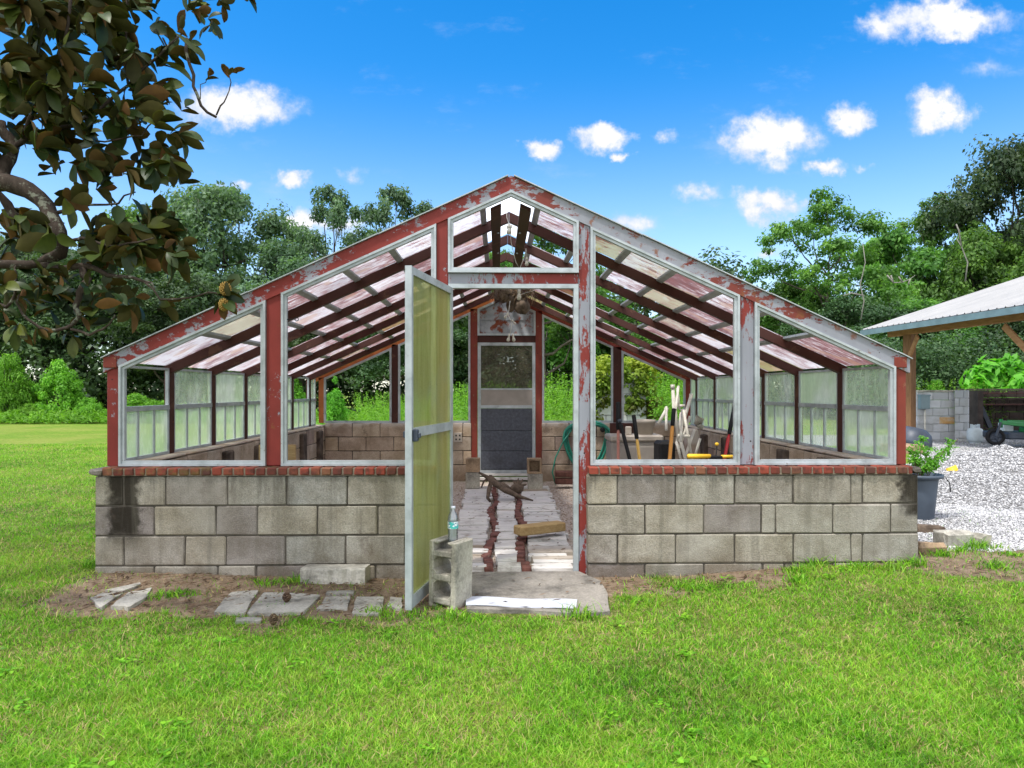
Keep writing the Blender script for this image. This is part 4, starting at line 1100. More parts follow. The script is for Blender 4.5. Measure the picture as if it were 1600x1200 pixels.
def bulb(px, py, Y, s=1.0, tilt=0.0):
    c = at(px, py, Y); R = Matrix.Rotation(tilt, 3, 'Y')
    mb = MB(); mb.lathe(c, [(0, .0), (.011*s, .002), (.013*s, -.028*s), (.009*s, -.034*s)], 12, M=R); k_ = mb.build('socket', M['ceramic'], lt)
    mb = MB(); mb.lathe(c, [(.009*s, -.034*s), (.012*s, -.044*s), (.019*s, -.062*s), (.020*s, -.072*s), (.014*s, -.086*s), (0, -.091*s)], 14, M=R); mb.build('bulb', M['ceramic'], lt)
cord([(791, 300), (792, 340), (796, 352)], .9); bulb(795, 350, .9, .95); bulb(799, 352, .95, .8, .3); bulb(793, 353, .95, .8, -.3)
cord([(796, 352), (799, 380), (806, 410), (812, 420), (820, 400), (822, 388)], .95); bulb(823, 402, .95, .8)
cord([(810, 420), (811, 455)], 1.0); bulb(811, 452, 1.0, 1.0); cord([(822, 388), (823, 402)], .95)
cord([(797, 470), (794, 492), (800, 505), (796, 528)], 1.8); bulb(794, 489, 1.8, .7, .6); bulb(800, 500, 1.8, .6, -.7); bulb(796, 522, 1.8, .8, .2); bulb(801, 522, 1.8, .8, -.2)
cord([(808, 462), (840, 452), (880, 440)], 1.8, .002)
# pavers in the soil
pavers = [([(141, 936), (162, 927), (191, 928), (157, 951)], 'leftmost pale paver at the edge of the grass'),
 ([(162, 926), (219, 914), (221, 917), (190, 927)], 'thin sliver paver behind the leftmost paver'),
 ([(174, 948), (200, 927), (237, 920), (231, 933), (203, 950)], 'second pale paver from the left, half covered in pine straw'),
 ([(334, 951), (361, 921), (404, 918), (382, 953)], 'slanted paver left of the one with the pine cone'),
 ([(386, 953), (411, 921), (444, 921), (502, 925), (475, 951)], 'widest paver with the pine cone lying on it'),
 ([(495, 945), (509, 926), (548, 925), (542, 945)], 'small pale paver right of the widest paver'),
 ([(509, 923), (511, 919), (553, 918), (554, 922)], 'narrow strip paver behind the small pale paver'),
 ([(550, 953), (557, 926), (600, 927), (595, 953)], 'square paver second from the open door'),
 ([(605, 941), (610, 927), (629, 928), (627, 946)], 'small paver beside the foot of the open door'),
 ([(368, 964), (371, 958), (409, 958), (408, 964)], 'sliver of paver nearest the grass below the pine cone')]
for poly, lb in pavers:
    P = []
    for x, y in poly: g_ = G(x, y, .03); P.append((g_.x, g_.y))
    zc = float(np.mean([gz(*p) for p in P])); P2 = []
    for i in range(len(P)):
        a, b = Vector(P[i]), Vector(P[(i+1) % len(P)])
        for t in (.04, .35, .65, .96): q_ = a.lerp(b, t); P2.append((q_.x+random.uniform(-.006, .006), q_.y+random.uniform(-.006, .006)))
    mb = MB(); mb.prism(P2[::-1], zc-.04, zc+.012+random.uniform(0, .006), axis='z')
    tag(mb.build('paver', M['paver']), lb, 'paver', 'old pavers sunk in the soil before the left wall')
# pine cone
def pinecone(px, py, label, r=.020):
    c = G(px, py, .045); mb = MB()
    for k in range(60):
        h = k/60; a = k*2.4; rr = r*math.sin(math.pi*(.12+.8*h)); z = .075*h*(r/.028)-.035
        p = Vector((c.x+rr*.5*math.cos(a), c.y+rr*.5*math.sin(a), z+.05)); q2 = Vector((c.x+rr*1.3*math.cos(a), c.y+rr*1.3*math.sin(a), z+.06)); mb.obox(p, q2, .012, .004)
    tag(mb.build('pine_cone', M['dead']), label, 'pine cone')
pinecone(448, 932, 'dark reddish pine cone standing on the widest paver'); pinecone(427, 966, 'small pine cone in the grass in front of the pavers', .02)
# pale broken concrete lump against the wall
a = G(469, 905, .03); b = G(568, 908, .03); mb = MB()
x0, x1 = a.x, b.x; nS = 14; y0 = a.y; top = Z(0, 891, y0)
for i in range(nS):
    xa, xb = x0+(x1-x0)*i/nS, x0+(x1-x0)*(i+1)/nS
R2 = random.Random(3)
prof = [(x0+(x1-x0)*i/nS, y0+R2.uniform(-.008, .008)) for i in range(nS+1)]
vs = []
for (x, y) in prof: vs += [(x, y, .0), (x, y+.004, top-.012+R2.uniform(-.006, .006)), (x, y+.012, top+R2.uniform(-.003, .003)), (x+.012, y+.13, top-.002), (x+.012, y+.135, 0)]
fs = [(i*5+j, (i+1)*5+j, (i+1)*5+j+1, i*5+j+1) for i in range(nS) for j in range(4)]+[(0, 1, 2, 3, 4), tuple(nS*5+j for j in (4, 3, 2, 1, 0))]
mb.add(vs, fs, .5); tag(mb.build('concrete_slab_piece', M['conc_white']), 'long pale concrete block with a mossy front lying at the foot of the left wall', 'concrete block')
# rubble at the right corner
def rubble(px0, px1, py0, py1, depth_, mat, nm, label, cat, dpt=.2, lump=.012):
    a = at(px0, py1, depth_-CD); b = at(px1, py0, depth_-CD); mb = MB(); r = random.Random(px0)
    t = MB(); t.box((a.x, a.y, a.z-.03), (b.x, a.y+dpt, b.z), .5, ch=.02, jit=lump)
    mb.add(t.v, t.f, .5); return tag(mb.build(nm, mat), label, cat)
rubble(1477, 1524, 831, 857, 5.4, M['conc_white'], 'concrete_chunk', 'grey flat concrete chunk on the gravel right of the wall corner', 'concrete chunk', .16)
rubble(1524, 1547, 836, 862, 5.4, M['cinder'], 'stone', 'rough brown stone touching the right end of the grey concrete chunk', 'stone', .14, .02)
rubble(1438, 1482, 851, 874, 5.15, M['block_tan'], 'timber_scrap', 'tan weathered board scrap at the foot of the right wall corner', 'board scrap', .10)
rubble(1436, 1480, 822, 833, 5.95, M['driftwood'], 'timber_scrap', 'dark rotten board on the gravel below the plastic bin', 'board scrap', .1)
# grey bin with weeds
c = G(1434, 822, .03); d_ = F*(CH-.03)/(822-HOR)
tc = at(1434, 740, d_-CD); h = tc.z-.03
cn = thing('plastic_bin', (c.x, c.y, .03), 'slate grey plastic bin full of weeds behind the right wall corner', 'bin')
R0 = X(1462, d_-CD)-c.x; R1 = X(1469, d_-CD)-c.x
mb = MB(); mb.lathe(c, [(0, 0), (R0*.74, 0), (R0*.76, .01), (R0, h-.05), (R0*.97, h-.03), (R1, h-.03), (R1, h), (R1*.93, h), (R0*.9, h-.08), (0, h-.09)], 36); mb.build('bin_body', M['grey_can'], cn)
m = MB(); m.tube([Vector((c.x+R1*.9, c.y-.12, h-.0)), Vector((c.x+R1+.0, c.y-.14, h-.04)), Vector((c.x+R1*.98, c.y-.16, h-.12))], .005, 6); m.build('bin_handle', M['black'], cn)
BIN = (c.x, c.y, h)
# tan planter box and black tub further back
d_ = 13.5; a = at(1400, 722, d_-CD); b = at(1446, 696, d_-CD); mb = MB(); mb.box((a.x, a.y, a.z-.25), (b.x, a.y+.6, b.z), ch=.02)
tag(mb.build('planter_box', M['block_tan']), 'tan planter box behind the weeds and in front of the barn post', 'planter box')
c = at(1424, 698, 15-CD); mb = MB()
mb.lathe((c.x, c.y, c.z), [(0, .42), (.2, .40), (.32, .30), (.37, .12), (.38, .0), (.34, .0)], 28, M=Matrix.Rotation(.25, 3, 'Y'))
tag(mb.build('upturned_tub', M['blackplastic']), 'dark blue upturned plastic tub at the foot of the barn post', 'tub')
# yellow bucket on the gravel
d_ = 8.2; c = at(1489, 738, d_-CD); Rm = Matrix.Rotation(math.radians(70), 3, 'Y') @ Matrix.Rotation(.4, 3, 'X')
mb = MB(); mb.lathe((c.x, c.y, c.z+.01), [(0, -.06), (.05, -.06), (.065, .05), (.058, .05), (.045, -.05), (0, -.05)], 20, M=Rm)
yb = mb.build('yellow_bucket', M['yellow']); tag(yb, 'small yellow bucket tipped over on the white gravel', 'bucket')
m = MB(); m.lathe((c.x, c.y, c.z+.01), [(.046, .045), (0, .04)], 16, M=Rm); m.build('bucket_inside', M['black'], yb)
# ------------------------------------------------------------------ barn, far wall, tank, mower
E0 = dep(1347, 513, 18.5); E1 = dep(1600, 476, 12.96); E0.z = E1.z = 2.86
ed = (E1-E0); ed.z = 0; ed.normalize(); up_ = Vector((-ed.y, ed.x, 0)); up_ = up_ if up_.x > 0 else -up_
RS = .325; Lb = 11.0; Wb = 5.5
barn = thing('pole_barn', (E0.x+3, E0.y-5, 0), 'open pole barn with a pale galvanised roof and timber posts at the right edge', 'barn')
def RP(s_, w_, dz=0): p = E0+ed*s_+up_*w_; return Vector((p.x, p.y, E0.z+RS*w_+dz))
mb = MB(); N = 48
prof = []
s_ = 0
while s_ < Lb:
    for ds, h in ((0, 0), (.012, .022), (.035, .022), (.047, 0)): prof.append((s_+ds, h))
    s_ += .23
vs = [RP(a, 0, h) for a, h in prof]+[RP(a, Wb, h) for a, h in prof]; n = len(prof)
mb.add(vs, [(i, i+1, n+i+1, n+i) for i in range(n-1)], .5)
vs = [RP(0, 0, -.012), RP(Lb, 0, -.012), RP(Lb, Wb, -.012), RP(0, Wb, -.012)]; mb.add(vs, [(0, 1, 2, 3)], .5)
mb.build('roof', M['roofmetal'], barn)
mb = MB(); mb.obox(RP(-.02, -.03, -.075), RP(Lb, -.03, -.075), .03, .13); mb.obox(RP(-.03, 0, -.07), RP(-.03, Wb, -.07), .03, .12); mb.build('drip_edge', M['fasciametal'], barn)
mb = MB()
for w_, zz_ in ((.60, 0), ): mb.obox(RP(.25, w_, -.30), RP(Lb, w_, -.30), .14, .20, ch=.006)
mb.build('beam', M['wood_beam'], barn)
for s_ in np.arange(.3, Lb, 1.2):
    mb = MB(); mb.obox(RP(s_, .05, -.09), RP(s_, Wb, -.09), .04, .14); mb.build('rafter', M['wood_beam'], barn)
for s_ in (1.05, 5.2, 9.2):
    p = RP(s_, .62); Mx = Matrix.Translation((p.x, p.y, 0)) @ Matrix.Rotation(.5, 4, 'Z')
    mb = MB(); mb.box((-.105, -.105, -.3), (.105, .105, p.z-.41), ch=.006, M=Mx); po = mb.build('post', M['wood_barn'], barn)
    mb = MB(); a = RP(s_-.75, .45, -.44); b = RP(s_-.1, .45, -1.0); mb.obox(a, b, .04, .13); mb.build('brace', M['wood_beam'], barn) if s_ > 2 else None
    if s_ < 2:
        mb = MB(); a = RP(s_+.65, .42, -.42); b = Vector((p.x-.11, p.y-.11, p.z-1.05)); mb.obox(a, b, .04, .13); mb.build('brace', M['wood_beam'], barn)
for s_ in (1.2, 9.2):
    p = RP(s_, 5.2); mb = MB(); mb.box((p.x-.1, p.y-.1, -.3), (p.x+.1, p.y+.1, p.z-.1)); mb.build('post', M['wood_barn'], barn)
# far block wall
d_ = 18.0; Yw = d_-CD; xa, xb = X(1433, Yw), X(1492, Yw); zt_ = Z(0, 609.5, Yw); z0_ = -.15
fw = thing('block_storage_wall', ((xa+xb)/2, Yw, 0), 'light grey concrete block wall with a rust stain and an electrical box beyond the barn post', 'wall')
mb = MB(); z = zt_-.05; r = 0
while z > z0_:
    x = xa-(.2 if r % 2 else 0)
    while x < xb-.02:
        x2 = min(x+.406, xb); mb.box((max(x, xa)+.004, Yw, z-.199), (x2-.004, Yw+.19, z-.004), ch=.006); x += .406
    if r == 3: m3_ = MB(); m3_.box((xb-.40, Yw-.004, z-.199), (xb-.01, Yw+.1, z-.03), ch=.003); m3_.build('stained_block', M['rust_far'], fw)
    for j, (u0, u1) in enumerate(((.0, .2), (.2, .4)) if r % 2 else ((0, .4),)):
        pass
    z -= .203; r += 1
mb.build('block_face', M['block_far'], fw)
mb = MB(); mb.box((xa, Yw-.02, zt_-.05), (xb+.02, Yw+.2, zt_), ch=.01); mb.build('cap', M['conc_white'], fw)
xe = X(1507, Yw-.1); mb = MB(); z = zt_; r = 0
while z > z0_:
    Mx = Matrix.Translation((xb+.005, Yw, 0)) @ Matrix.Rotation(math.radians(-38), 4, 'Z')
    for (u0, u1) in (((0, .19), (.2, .59)) if r % 2 else ((0, .39), (.4, .59))): mb.box((u0*.5, -.1, z-.199), (u1*.5, .1, z-.004), ch=.006, M=Mx)
    z -= .203; r += 1
mb.build('block_end', M['block_far'], fw)
a = at(1437.5, 639, Yw-.1); b = at(1452, 617, Yw-.1); mb = MB(); mb.box((a.x, Yw-.14, a.z), (b.x, Yw-.001, b.z), ch=.01); mb.box((a.x-.01, Yw-.155, b.z-.03), (b.x+.01, Yw-.0, b.z+.01), ch=.005); mb.build('electrical_box', M['greybox'], fw)
mb = MB(); p = at(1445.5, 640, Yw-.05); mb.tube([(p.x, Yw-.04, p.z), (p.x, Yw-.04, .0)], .022, 8); mb.build('conduit', M['white_pvc'], fw)
def f_ruststain(t):
    co = t.co(); n = t.noise(co, 3, 5, .6); t.out(t.bsdf(t.ramp(n, [(.35, (.52, .30, .12)), (.6, (.46, .40, .32))]), .9))
# storage bay
Ys = 20-CD; x0, x1 = X(1500, Ys), X(1720, Ys)
bay = thing('storage_bay', ((x0+x1)/2, Ys, 0), 'dark walled storage bay with rusty shelf rails behind the gas tank', 'storage bay')
zt_ = Z(0, 610, Ys)
mb = MB(); z = zt_; r = 0
while z > -.1:
    x = x0-(.2 if r % 2 else 0)
    while x < x1: mb.box((x+.005, Ys, z-.198), (x+.40, Ys+.19, z-.004), ch=.006); x += .406
    z -= .203; r += 1
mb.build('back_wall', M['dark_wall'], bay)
mb = MB(); mb.box((x0, Ys-.01, zt_), (x1, Ys+.21, zt_+.05)); mb.build('cap', M['mortar'], bay)
for py in (614.5, 632.5): mb = MB(); z = Z(0, py, Ys-.5); mb.box((x0, Ys-.55, z-.02), (x1, Ys-.48, z+.02)); mb.box((x0, Ys-.48, z-.02), (x1, Ys-.05, z-.005)); mb.build('shelf', M['brown_shelf'], bay)
mb = MB()
for i in range(26): x = x0+.2+i*.14; mb.tube([(x, Ys-.5, Z(0, 650, Ys)), (x, Ys-.5, Z(0, 662, Ys))], .004, 4)
for py in (650, 656, 662): mb.tube([(x0+.1, Ys-.5, Z(0, py, Ys)), (x1, Ys-.5, Z(0, py, Ys))], .005, 4)
mb.build('wire_rack', M['brown_shelf'], bay)
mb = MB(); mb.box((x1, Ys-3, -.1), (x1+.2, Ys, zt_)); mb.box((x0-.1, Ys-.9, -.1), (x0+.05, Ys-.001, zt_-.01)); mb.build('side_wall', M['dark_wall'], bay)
mb = MB(); a = at(1525, 619, Ys-.6); b = at(1547, 668, Ys-.7); mb.obox(a, b, .14, .10)
tag(mb.build('blue_board', M['blackplastic']), 'dark blue board leaning on the shelf rails above the gas tank', 'board')
# gas tank
d_ = 17.0; c = at(1523.5, 685, d_-CD); c.z = .0; rr = .175
tk = thing('gas_tank', c, 'grey propane gas tank standing before the dark storage bay', 'gas tank')
mb = MB(); mb.lathe(c, [(0, .03), (.10, .03), (.15, .06), (.172, .12), (.175, .30), (.15, .36), (.08, .395), (0, .40)], 24); mb.lathe(c, [(.12, -.0), (.12, .05), (.11, .05), (.11, -.0)], 20); mb.build('tank_body', M['tank'], tk)
mb = MB()
for a0 in (0, math.pi):
    for i in range(8):
        a, b = a0-1.0+i*.25, a0-1.0+(i+1)*.25; mb.obox(c+Vector((.10*math.cos(a), .10*math.sin(a), .43)), c+Vector((.10*math.cos(b), .10*math.sin(b), .43)), .006, .09 if 1 < i < 6 else .06)
mb.tube([c+Vector((0, 0, .39)), c+Vector((0, 0, .45))], .02, 8); mb.build('collar', M['tank'], tk)
# mower
dm = 15.2; c = at(1555, 682.5, dm-CD); R_ = 13.3/F*dm
mw = thing('mower', (c.x+.5, c.y, 0), 'green riding mower with a black front wheel parked by the storage bay', 'mower')
Rx = Matrix.Rotation(math.pi/2, 3, 'X') ; Rz = Matrix.Rotation(math.radians(-22), 3, 'Z'); RM = Rz @ Rx
mb = MB(); mb.lathe(c, [(R_*.62, -.05), (R_*.9, -.055), (R_, -.035), (R_*1.01, 0), (R_, .035), (R_*.9, .055), (R_*.62, .05)], 28, M=RM, closed=True); wh = mb.build('tyre', M['black'], mw)
mb = MB(); mb.lathe(c, [(0, .035), (R_*.2, .04), (R_*.25, .02), (R_*.55, .015), (R_*.63, .045), (R_*.63, -.045), (R_*.5, -.02), (0, -.03)], 18, M=RM)
for k in range(5): a = k*1.257; mb.tube([c+RM @ Vector((.02, 0, .03)), c+RM @ Vector((R_*.58*math.cos(a), R_*.58*math.sin(a), .03))], .012, 6)
mb.build('rim', M['blackplastic'], wh)
Yc = c.y
mb = MB(); P_ = lambda px, py, dy=0: at(px, py, Yc+dy)
mb.obox(P_(1556, 682, -.09), P_(1564, 660, -.07), .02, .05); mb.obox(P_(1556, 682, .09), P_(1564, 660, .09), .02, .05); mb.build('fork', M['blackplastic'], mw)
mb = MB(); mb.tube([P_(1564, 668), P_(1564, 655)], .035, 10); mb.obox(P_(1564, 660), P_(1640, 668, .2), .08, .09, ch=.01); mb.obox(P_(1575, 658, .3), P_(1640, 659, .4), .05, .05); mb.obox(P_(1600, 672, .1), P_(1650, 676, .1), .35, .12, ch=.02); mb.build('frame_arm', M['green_paint'], mw)
mb = MB(); a = P_(1569, 674, .25); b = P_(1584, 661, .25); mb.box((a.x, a.y, a.z), (b.x, a.y+.2, b.z), ch=.01); mb.build('battery_box', M['tank'], mw)
mb = MB(); a = P_(1578, 687, -.05); b = P_(1660, 676, -.05); mb.box((a.x, a.y, a.z), (b.x+.5, a.y+.9, b.z), ch=.03); mb.build('cutting_deck', M['blackplastic'], mw)
a = P_(1700, 680); mb = MB(); mb.lathe(a, [(.12, -.1), (.28, -.12), (.3, 0), (.28, .12), (.12, .1)], 24, M=RM, closed=True); mb.build('tyre', M['black'], mw)
mb = MB(); mb.box((a.x-.7, a.y+.1, .35), (a.x+.5, a.y+.8, .75), ch=.08); mb.build('hood', M['green_paint'], mw)

# ------------------------------------------------------------------ gravel pile and loose stones
pc = (6.05, 3.55)
def pile_h(x, y):
    r = np.sqrt(((x-pc[0])/1.9)**2+((y-pc[1])/1.7)**2)+.16*(fbm(x+3, y, 1.3)-.5)
    return .54*np.clip(1-r, 0, 1)**.85*(1+.35*(fbm(x, y, 2.5)-.5))-.02+.012*(fbm(x, y, 14)-.5)*2
gx2 = np.linspace(pc[0]-2.3, pc[0]+2.6, 130); gy2 = np.linspace(pc[1]-2.1, pc[1]+2.1, 110)
XX, YY = np.meshgrid(gx2, gy2); ZZ = gz(XX, YY)+pile_h(XX, YY)
idx = np.arange(XX.size).reshape(XX.shape); q = np.stack([idx[:-1, :-1], idx[:-1, 1:], idx[1:, 1:], idx[1:, :-1]], -1).reshape(-1, 4)
pm = npmesh('gravel_pile', np.stack([XX, YY, ZZ], -1).reshape(-1, 3), q, smooth=True)
def f_gravelpile(t):
    co = t.gpos(); v = t.vor(co, 42, 1); vd = t.vor(co, 42, 0)
    g = t.ramp(t.add('ShaderNodeSeparateColor', {0: v}).outputs[0], [(0, (.17, .17, .175)), (.5, (.31, .31, .315)), (1, (.50, .49, .49))])
    g = t.mix(t.step(vd, .4, .75), g, (.16, .155, .15))
    t.out(t.bsdf(g, .95, t.bump(t.math('SUBTRACT', 1.0, vd), .9, .02), spec=.1))
M['pile'] = material('heaped gravel', f_gravelpile)
tag(link('gravel_pile', pm, M['pile']), 'low heap of white and grey gravel at the right edge', 'gravel pile', kind='stuff')
def f_stone(t):
    r = t.attr('rnd'); co = t.gpos()
    c = t.ramp(r, [(0, (.22, .22, .225)), (.45, (.38, .38, .385)), (1, (.64, .63, .63))])
    sxx = t.add('ShaderNodeSeparateXYZ', {0: co}).outputs[0]
    w = t.ramp(r, [(0, (.24, .17, .12)), (.5, (.50, .41, .34)), (1, (.66, .57, .50))])
    t.out(t.bsdf(t.mix(t.step(t.math('ABSOLUTE', sxx), 2.9, 2.8), c, w), .9, spec=.15))
M['stone'] = material('loose stones', f_stone)
def stones(x, y, z, s):
    n = len(x); base = np.array([(1, 0, 0), (0, 1, 0), (-1, 0, 0), (0, -1, 0), (0, 0, .7), (0, 0, -.7)], float)
    V = base[None]*(rng.uniform(.7, 1.3, (n, 6, 1)))*s[:, None, None]
    a = rng.uniform(0, 6.28, n); ca, sa = np.cos(a)[:, None], np.sin(a)[:, None]
    vx = V[..., 0]*ca-V[..., 1]*sa; vy = V[..., 0]*sa+V[..., 1]*ca; ti = rng.uniform(-.6, .6, (n, 1)); vz = V[..., 2]+vx*ti
    P = np.stack([vx+x[:, None], vy+y[:, None], vz+z[:, None]], -1).reshape(-1, 3)
    f = np.array([(0, 1, 4), (1, 2, 4), (2, 3, 4), (3, 0, 4), (1, 0, 5), (2, 1, 5), (3, 2, 5), (0, 3, 5)])
    Fc = (f[None]+np.arange(n)[:, None, None]*6).reshape(-1, 3)
    return P, Fc, np.repeat(rng.random(n), 8)
n = 60000; d = 5.0+14*rng.random(n)**1.9; u = rng.uniform(.5, .80, n); x = CX+d*u; y = d-CD
g = m_gravel(x, y); k = (rng.random(n) < g*1.0)&(x > 2.9)
x, y, d = x[k], y[k], d[k]
ph = np.where((np.abs(x-pc[0]) < 2.2)&(np.abs(y-pc[1]) < 2), np.clip(pile_h(x, y), 0, 9), 0)
s = rng.uniform(.004, .011, len(x))*(1+.04*d); P1 = stones(x, y, gz(x, y)+ph+.004, s)
n = 9000; x = rng.uniform(-.9, 2.5, n); y = rng.uniform(.3, 5.4, n); P2 = stones(x, y, gz(x, y)+.003, rng.uniform(.006, .013, n))
n = 14000; x = rng.uniform(pc[0]-1.9, pc[0]+1.6, n); y = rng.uniform(pc[1]-1.8, pc[1]+.9, n); P3 = stones(x, y, gz(x, y)+np.clip(pile_h(x, y), 0, 9)+.004, rng.uniform(.008, .018, n))
o = 0; VV = []; FF = []; RR = []
for P, Fc, r in (P1, P2, P3): VV.append(P); FF.append(Fc+o); RR.append(r); o += len(P)
tag(link('loose_gravel', npmesh('loose_gravel', np.concatenate(VV), None, np.concatenate(FF), {'rnd': ('FACE', np.concatenate(RR))}), M['stone'], None, False), 'loose white and tan gravel stones on the yard and greenhouse floor', 'gravel', kind='stuff')

# ------------------------------------------------------------------ lawn blades, weeds, litter
def in_front(x, y): return y > -9
def blades(x, y, z, h, w, lean=.5):
    n = len(x); a = rng.uniform(0, 2*np.pi, n); dx, dy = np.cos(a), np.sin(a); la = rng.uniform(0, 2*np.pi, n); ll = rng.uniform(.1, lean, n)*h
    lx, ly = np.cos(la)*ll, np.sin(la)*ll; z0 = z
    V = np.zeros((n, 5, 3))
    V[:, 0] = np.stack([x-dx*w, y-dy*w, z0], -1); V[:, 1] = np.stack([x+dx*w, y+dy*w, z0], -1)
    V[:, 2] = np.stack([x+lx*.4+dx*w*.8, y+ly*.4+dy*w*.8, z0+h*.6], -1); V[:, 3] = np.stack([x+lx*.4-dx*w*.8, y+ly*.4-dy*w*.8, z0+h*.6], -1)
    V[:, 4] = np.stack([x+lx*1.3, y+ly*1.3, z0+h*.97], -1)
    b = np.arange(n)[:, None]*5
    return V.reshape(-1, 3), b+np.array([[0, 1, 2, 3]]), b+np.array([[3, 2, 4]])
n = 820000
d = 2.25+15*rng.random(n)**2.0; u = rng.uniform(-.76, .76, n); x = CX+d*(u+TH); y = d-CD
soil, grav = m_soil(x, y), m_gravel(x, y)
keep = rng.random(n) < np.clip(1-soil*1.05, .06, 1)*(1-grav*.985)*np.clip(.38+1.8*(.5*vnoise(x, y, 9)+.5*vnoise(x+7, y, 21))**1.3*(.7+.6*fbm(x, y, 1.9)), 0, 1)
inside = (x > XL-.005)&(x < XR+.005)&(y > -.02)&(y < L+.15)
slab = (x > -.36)&(x < .62)&(y > -.87)&(y < .1); pile_ = (np.abs(x-pc[0]) < 1.7)&(np.abs(y-pc[1]) < 1.4)
keep &= ~inside&~slab&~pile_
for poly, _ in pavers:
    pp_ = [G(a, b, .03) for a, b in poly]; xs2 = [p.x for p in pp_]; ys2 = [p.y for p in pp_]
    keep &= ~((x > min(xs2)+.03)&(x < max(xs2)-.05)&(y > min(ys2)+.02)&(y < max(ys2)-.03)&(rng.random(n) < .93))
x, y, d = x[keep], y[keep], d[keep]; n = len(x)
tuft = fbm(x, y, 3.2); t2 = vnoise(x, y, 17)
h = (.009+.023*rng.random(n)**1.3)*(.45+.9*tuft+.5*t2)*(1+.02*d)
w = (.0012+.0013*rng.random(n)**2)*(1+.11*(d-2))
V, q4, q3 = blades(x, y, gz(x, y)-.004, h, w, 1.3)
dry = np.clip((fbm(x+20, y+7, 1.2)-.5)*2.2+.5+.0, 0, 1); rb = rng.random(n)
r = np.clip(.62*rb+.38*dry, 0, 1); br = (rng.random(n) < .06+.12*(fbm(x-9, y+3, 2.7) > .56)+.25*m_soil(x, y)); r = np.where(br, 1.4, r)
def f_grass(t):
    r = t.attr('rnd'); co = t.gpos(); n = t.noise(co, .7, 5, .6); n2 = t.noise(co, 3.3, 4)
    v = t.math('ADD', t.math('MULTIPLY', r, .84), t.math('MULTIPLY', n, .16))
    c = t.ramp(v, [(.10, (.015, .055, .004)), (.36, (.13, .38, .014)), (.6, (.25, .56, .025)), (.82, (.40, .56, .06)), (1.0, (.56, .44, .20))])
    c = t.mix(1.0, c, t.ramp(t.noise(co, 26, 3, .6), [(.3, (.62, .66, .6)), (.55, (1.0, 1.0, 1.0)), (.7, (1.2, 1.18, 1.1))]), 'MULTIPLY')
    c = t.mix(t.math('MULTIPLY', t.step(t.noise(co, 6, 5, .7), .58, .70), .35), c, (.36, .36, .11))
    c = t.mix(t.math('MULTIPLY', t.step(n2, .5, .75), .35), c, (.34, .40, .06))
    tl = t.add('ShaderNodeBsdfTranslucent', {'Color': c}).outputs[0]
    t.out(t.mixsh(.4, t.bsdf(c, .5, spec=.3), tl))
M['grass'] = material('grass blades', f_grass)
me = npmesh('lawn_grass', V, q4, q3, {'rnd': ('FACE', np.concatenate([r, r]))})
tag(link('lawn_grass', me, M['grass'], None, False), 'short bright green mown lawn grass', 'grass', kind='stuff')
# weed tufts near the wall foot and rubble
spots = [(1275, 895, .10), (1240, 903, .08), (1185, 890, .07), (1340, 893, .05), (1395, 905, .08), (1430, 900, .09), (1070, 915, .06), (1110, 920, .05), (1000, 935, .05), (1500, 876, .05), (1522, 874, .10), (1545, 872, .06),
         (1555, 905, .07), (1350, 902, .06), (1255, 918, .07), (910, 958, .10), (985, 945, .05), (590, 950, .06), (610, 958, .05), (255, 930, .05), (290, 925, .04), (415, 907, .05), (460, 905, .06), (430, 940, .03), (150, 885, .06), (705, 957, .06), (735, 960, .05), (650, 952, .05), (1580, 884, .04), (1470, 885, .07)]
X_, Y_, H_, W_ = [], [], [], []
for px, py, hh in spots:
    g_ = G(px, py, .03); m = 90
    X_.append(g_.x+rng.normal(0, .05, m)); Y_.append(g_.y+rng.normal(0, .035, m)); H_.append(hh*rng.uniform(.4, 1.1, m)); W_.append(rng.uniform(.002, .005, m))
X_, Y_, H_, W_ = map(np.concatenate, (X_, Y_, H_, W_))
V, q4, q3 = blades(X_, Y_, gz(X_, Y_)-.004, H_, W_, 1.2); r = rng.uniform(.1, .8, len(X_))
tag(link('weed_tufts', npmesh('weed_tufts', V, q4, q3, {'rnd': ('FACE', np.concatenate([r, r]))}), M['grass'], None, False), 'scattered green weed tufts at the foot of the walls', 'weeds', kind='stuff')
# small broad leaved weeds and clover through the lawn
n = 210; d = 2.4+6*rng.random(n)**1.3; u = rng.uniform(-.74, .74, n); x = CX+d*(u+TH); y = d-CD; k = (y < -.1)&(m_soil(x, y) < .7)&~((x > -.4)&(x < .7)&(y > -.95))&(fbm(x+31, y+13, 1.0) > .47); x, y = x[k], y[k]
P_c = []; 
for xi, yi in zip(x, y):
    m = rng.integers(5, 22); a = rng.uniform(0, 6.28, m); r = rng.uniform(.008, .05, m); xx = xi+r*np.cos(a); yy = yi+r*np.sin(a); P_c.append(np.stack([xx, yy, gz(xx, yy)+rng.uniform(.012, .03, m)], -1))
P_c = np.concatenate(P_c); m = len(P_c); a = rng.uniform(0, 6.28, m); s = rng.uniform(.006, .015, m); ti = rng.uniform(-.5, .5, m)
V = np.stack([P_c+np.stack([s*np.cos(a+q_), s*np.sin(a+q_)*(1 if q_ != 9 else 1), ti*s*np.cos(q_)], -1)*(1.0 if i % 2 == 0 else .8) for i, q_ in enumerate((0, 1.05, 2.1, 3.14, 4.2, 5.25))], 1).reshape(-1, 3)
b6 = np.arange(m)[:, None]*6; qs = np.concatenate([b6+np.array([[0, 1, 2, 3]]), b6+np.array([[0, 3, 4, 5]])])
rr_ = rng.uniform(.2, .7, m)
tag(link('clover', npmesh('clover', V, qs, None, {'rnd': ('FACE', np.concatenate([rr_, rr_]))}), M['grass'], None, False), 'small round leaved weeds and clover in the lawn', 'clover', kind='stuff')
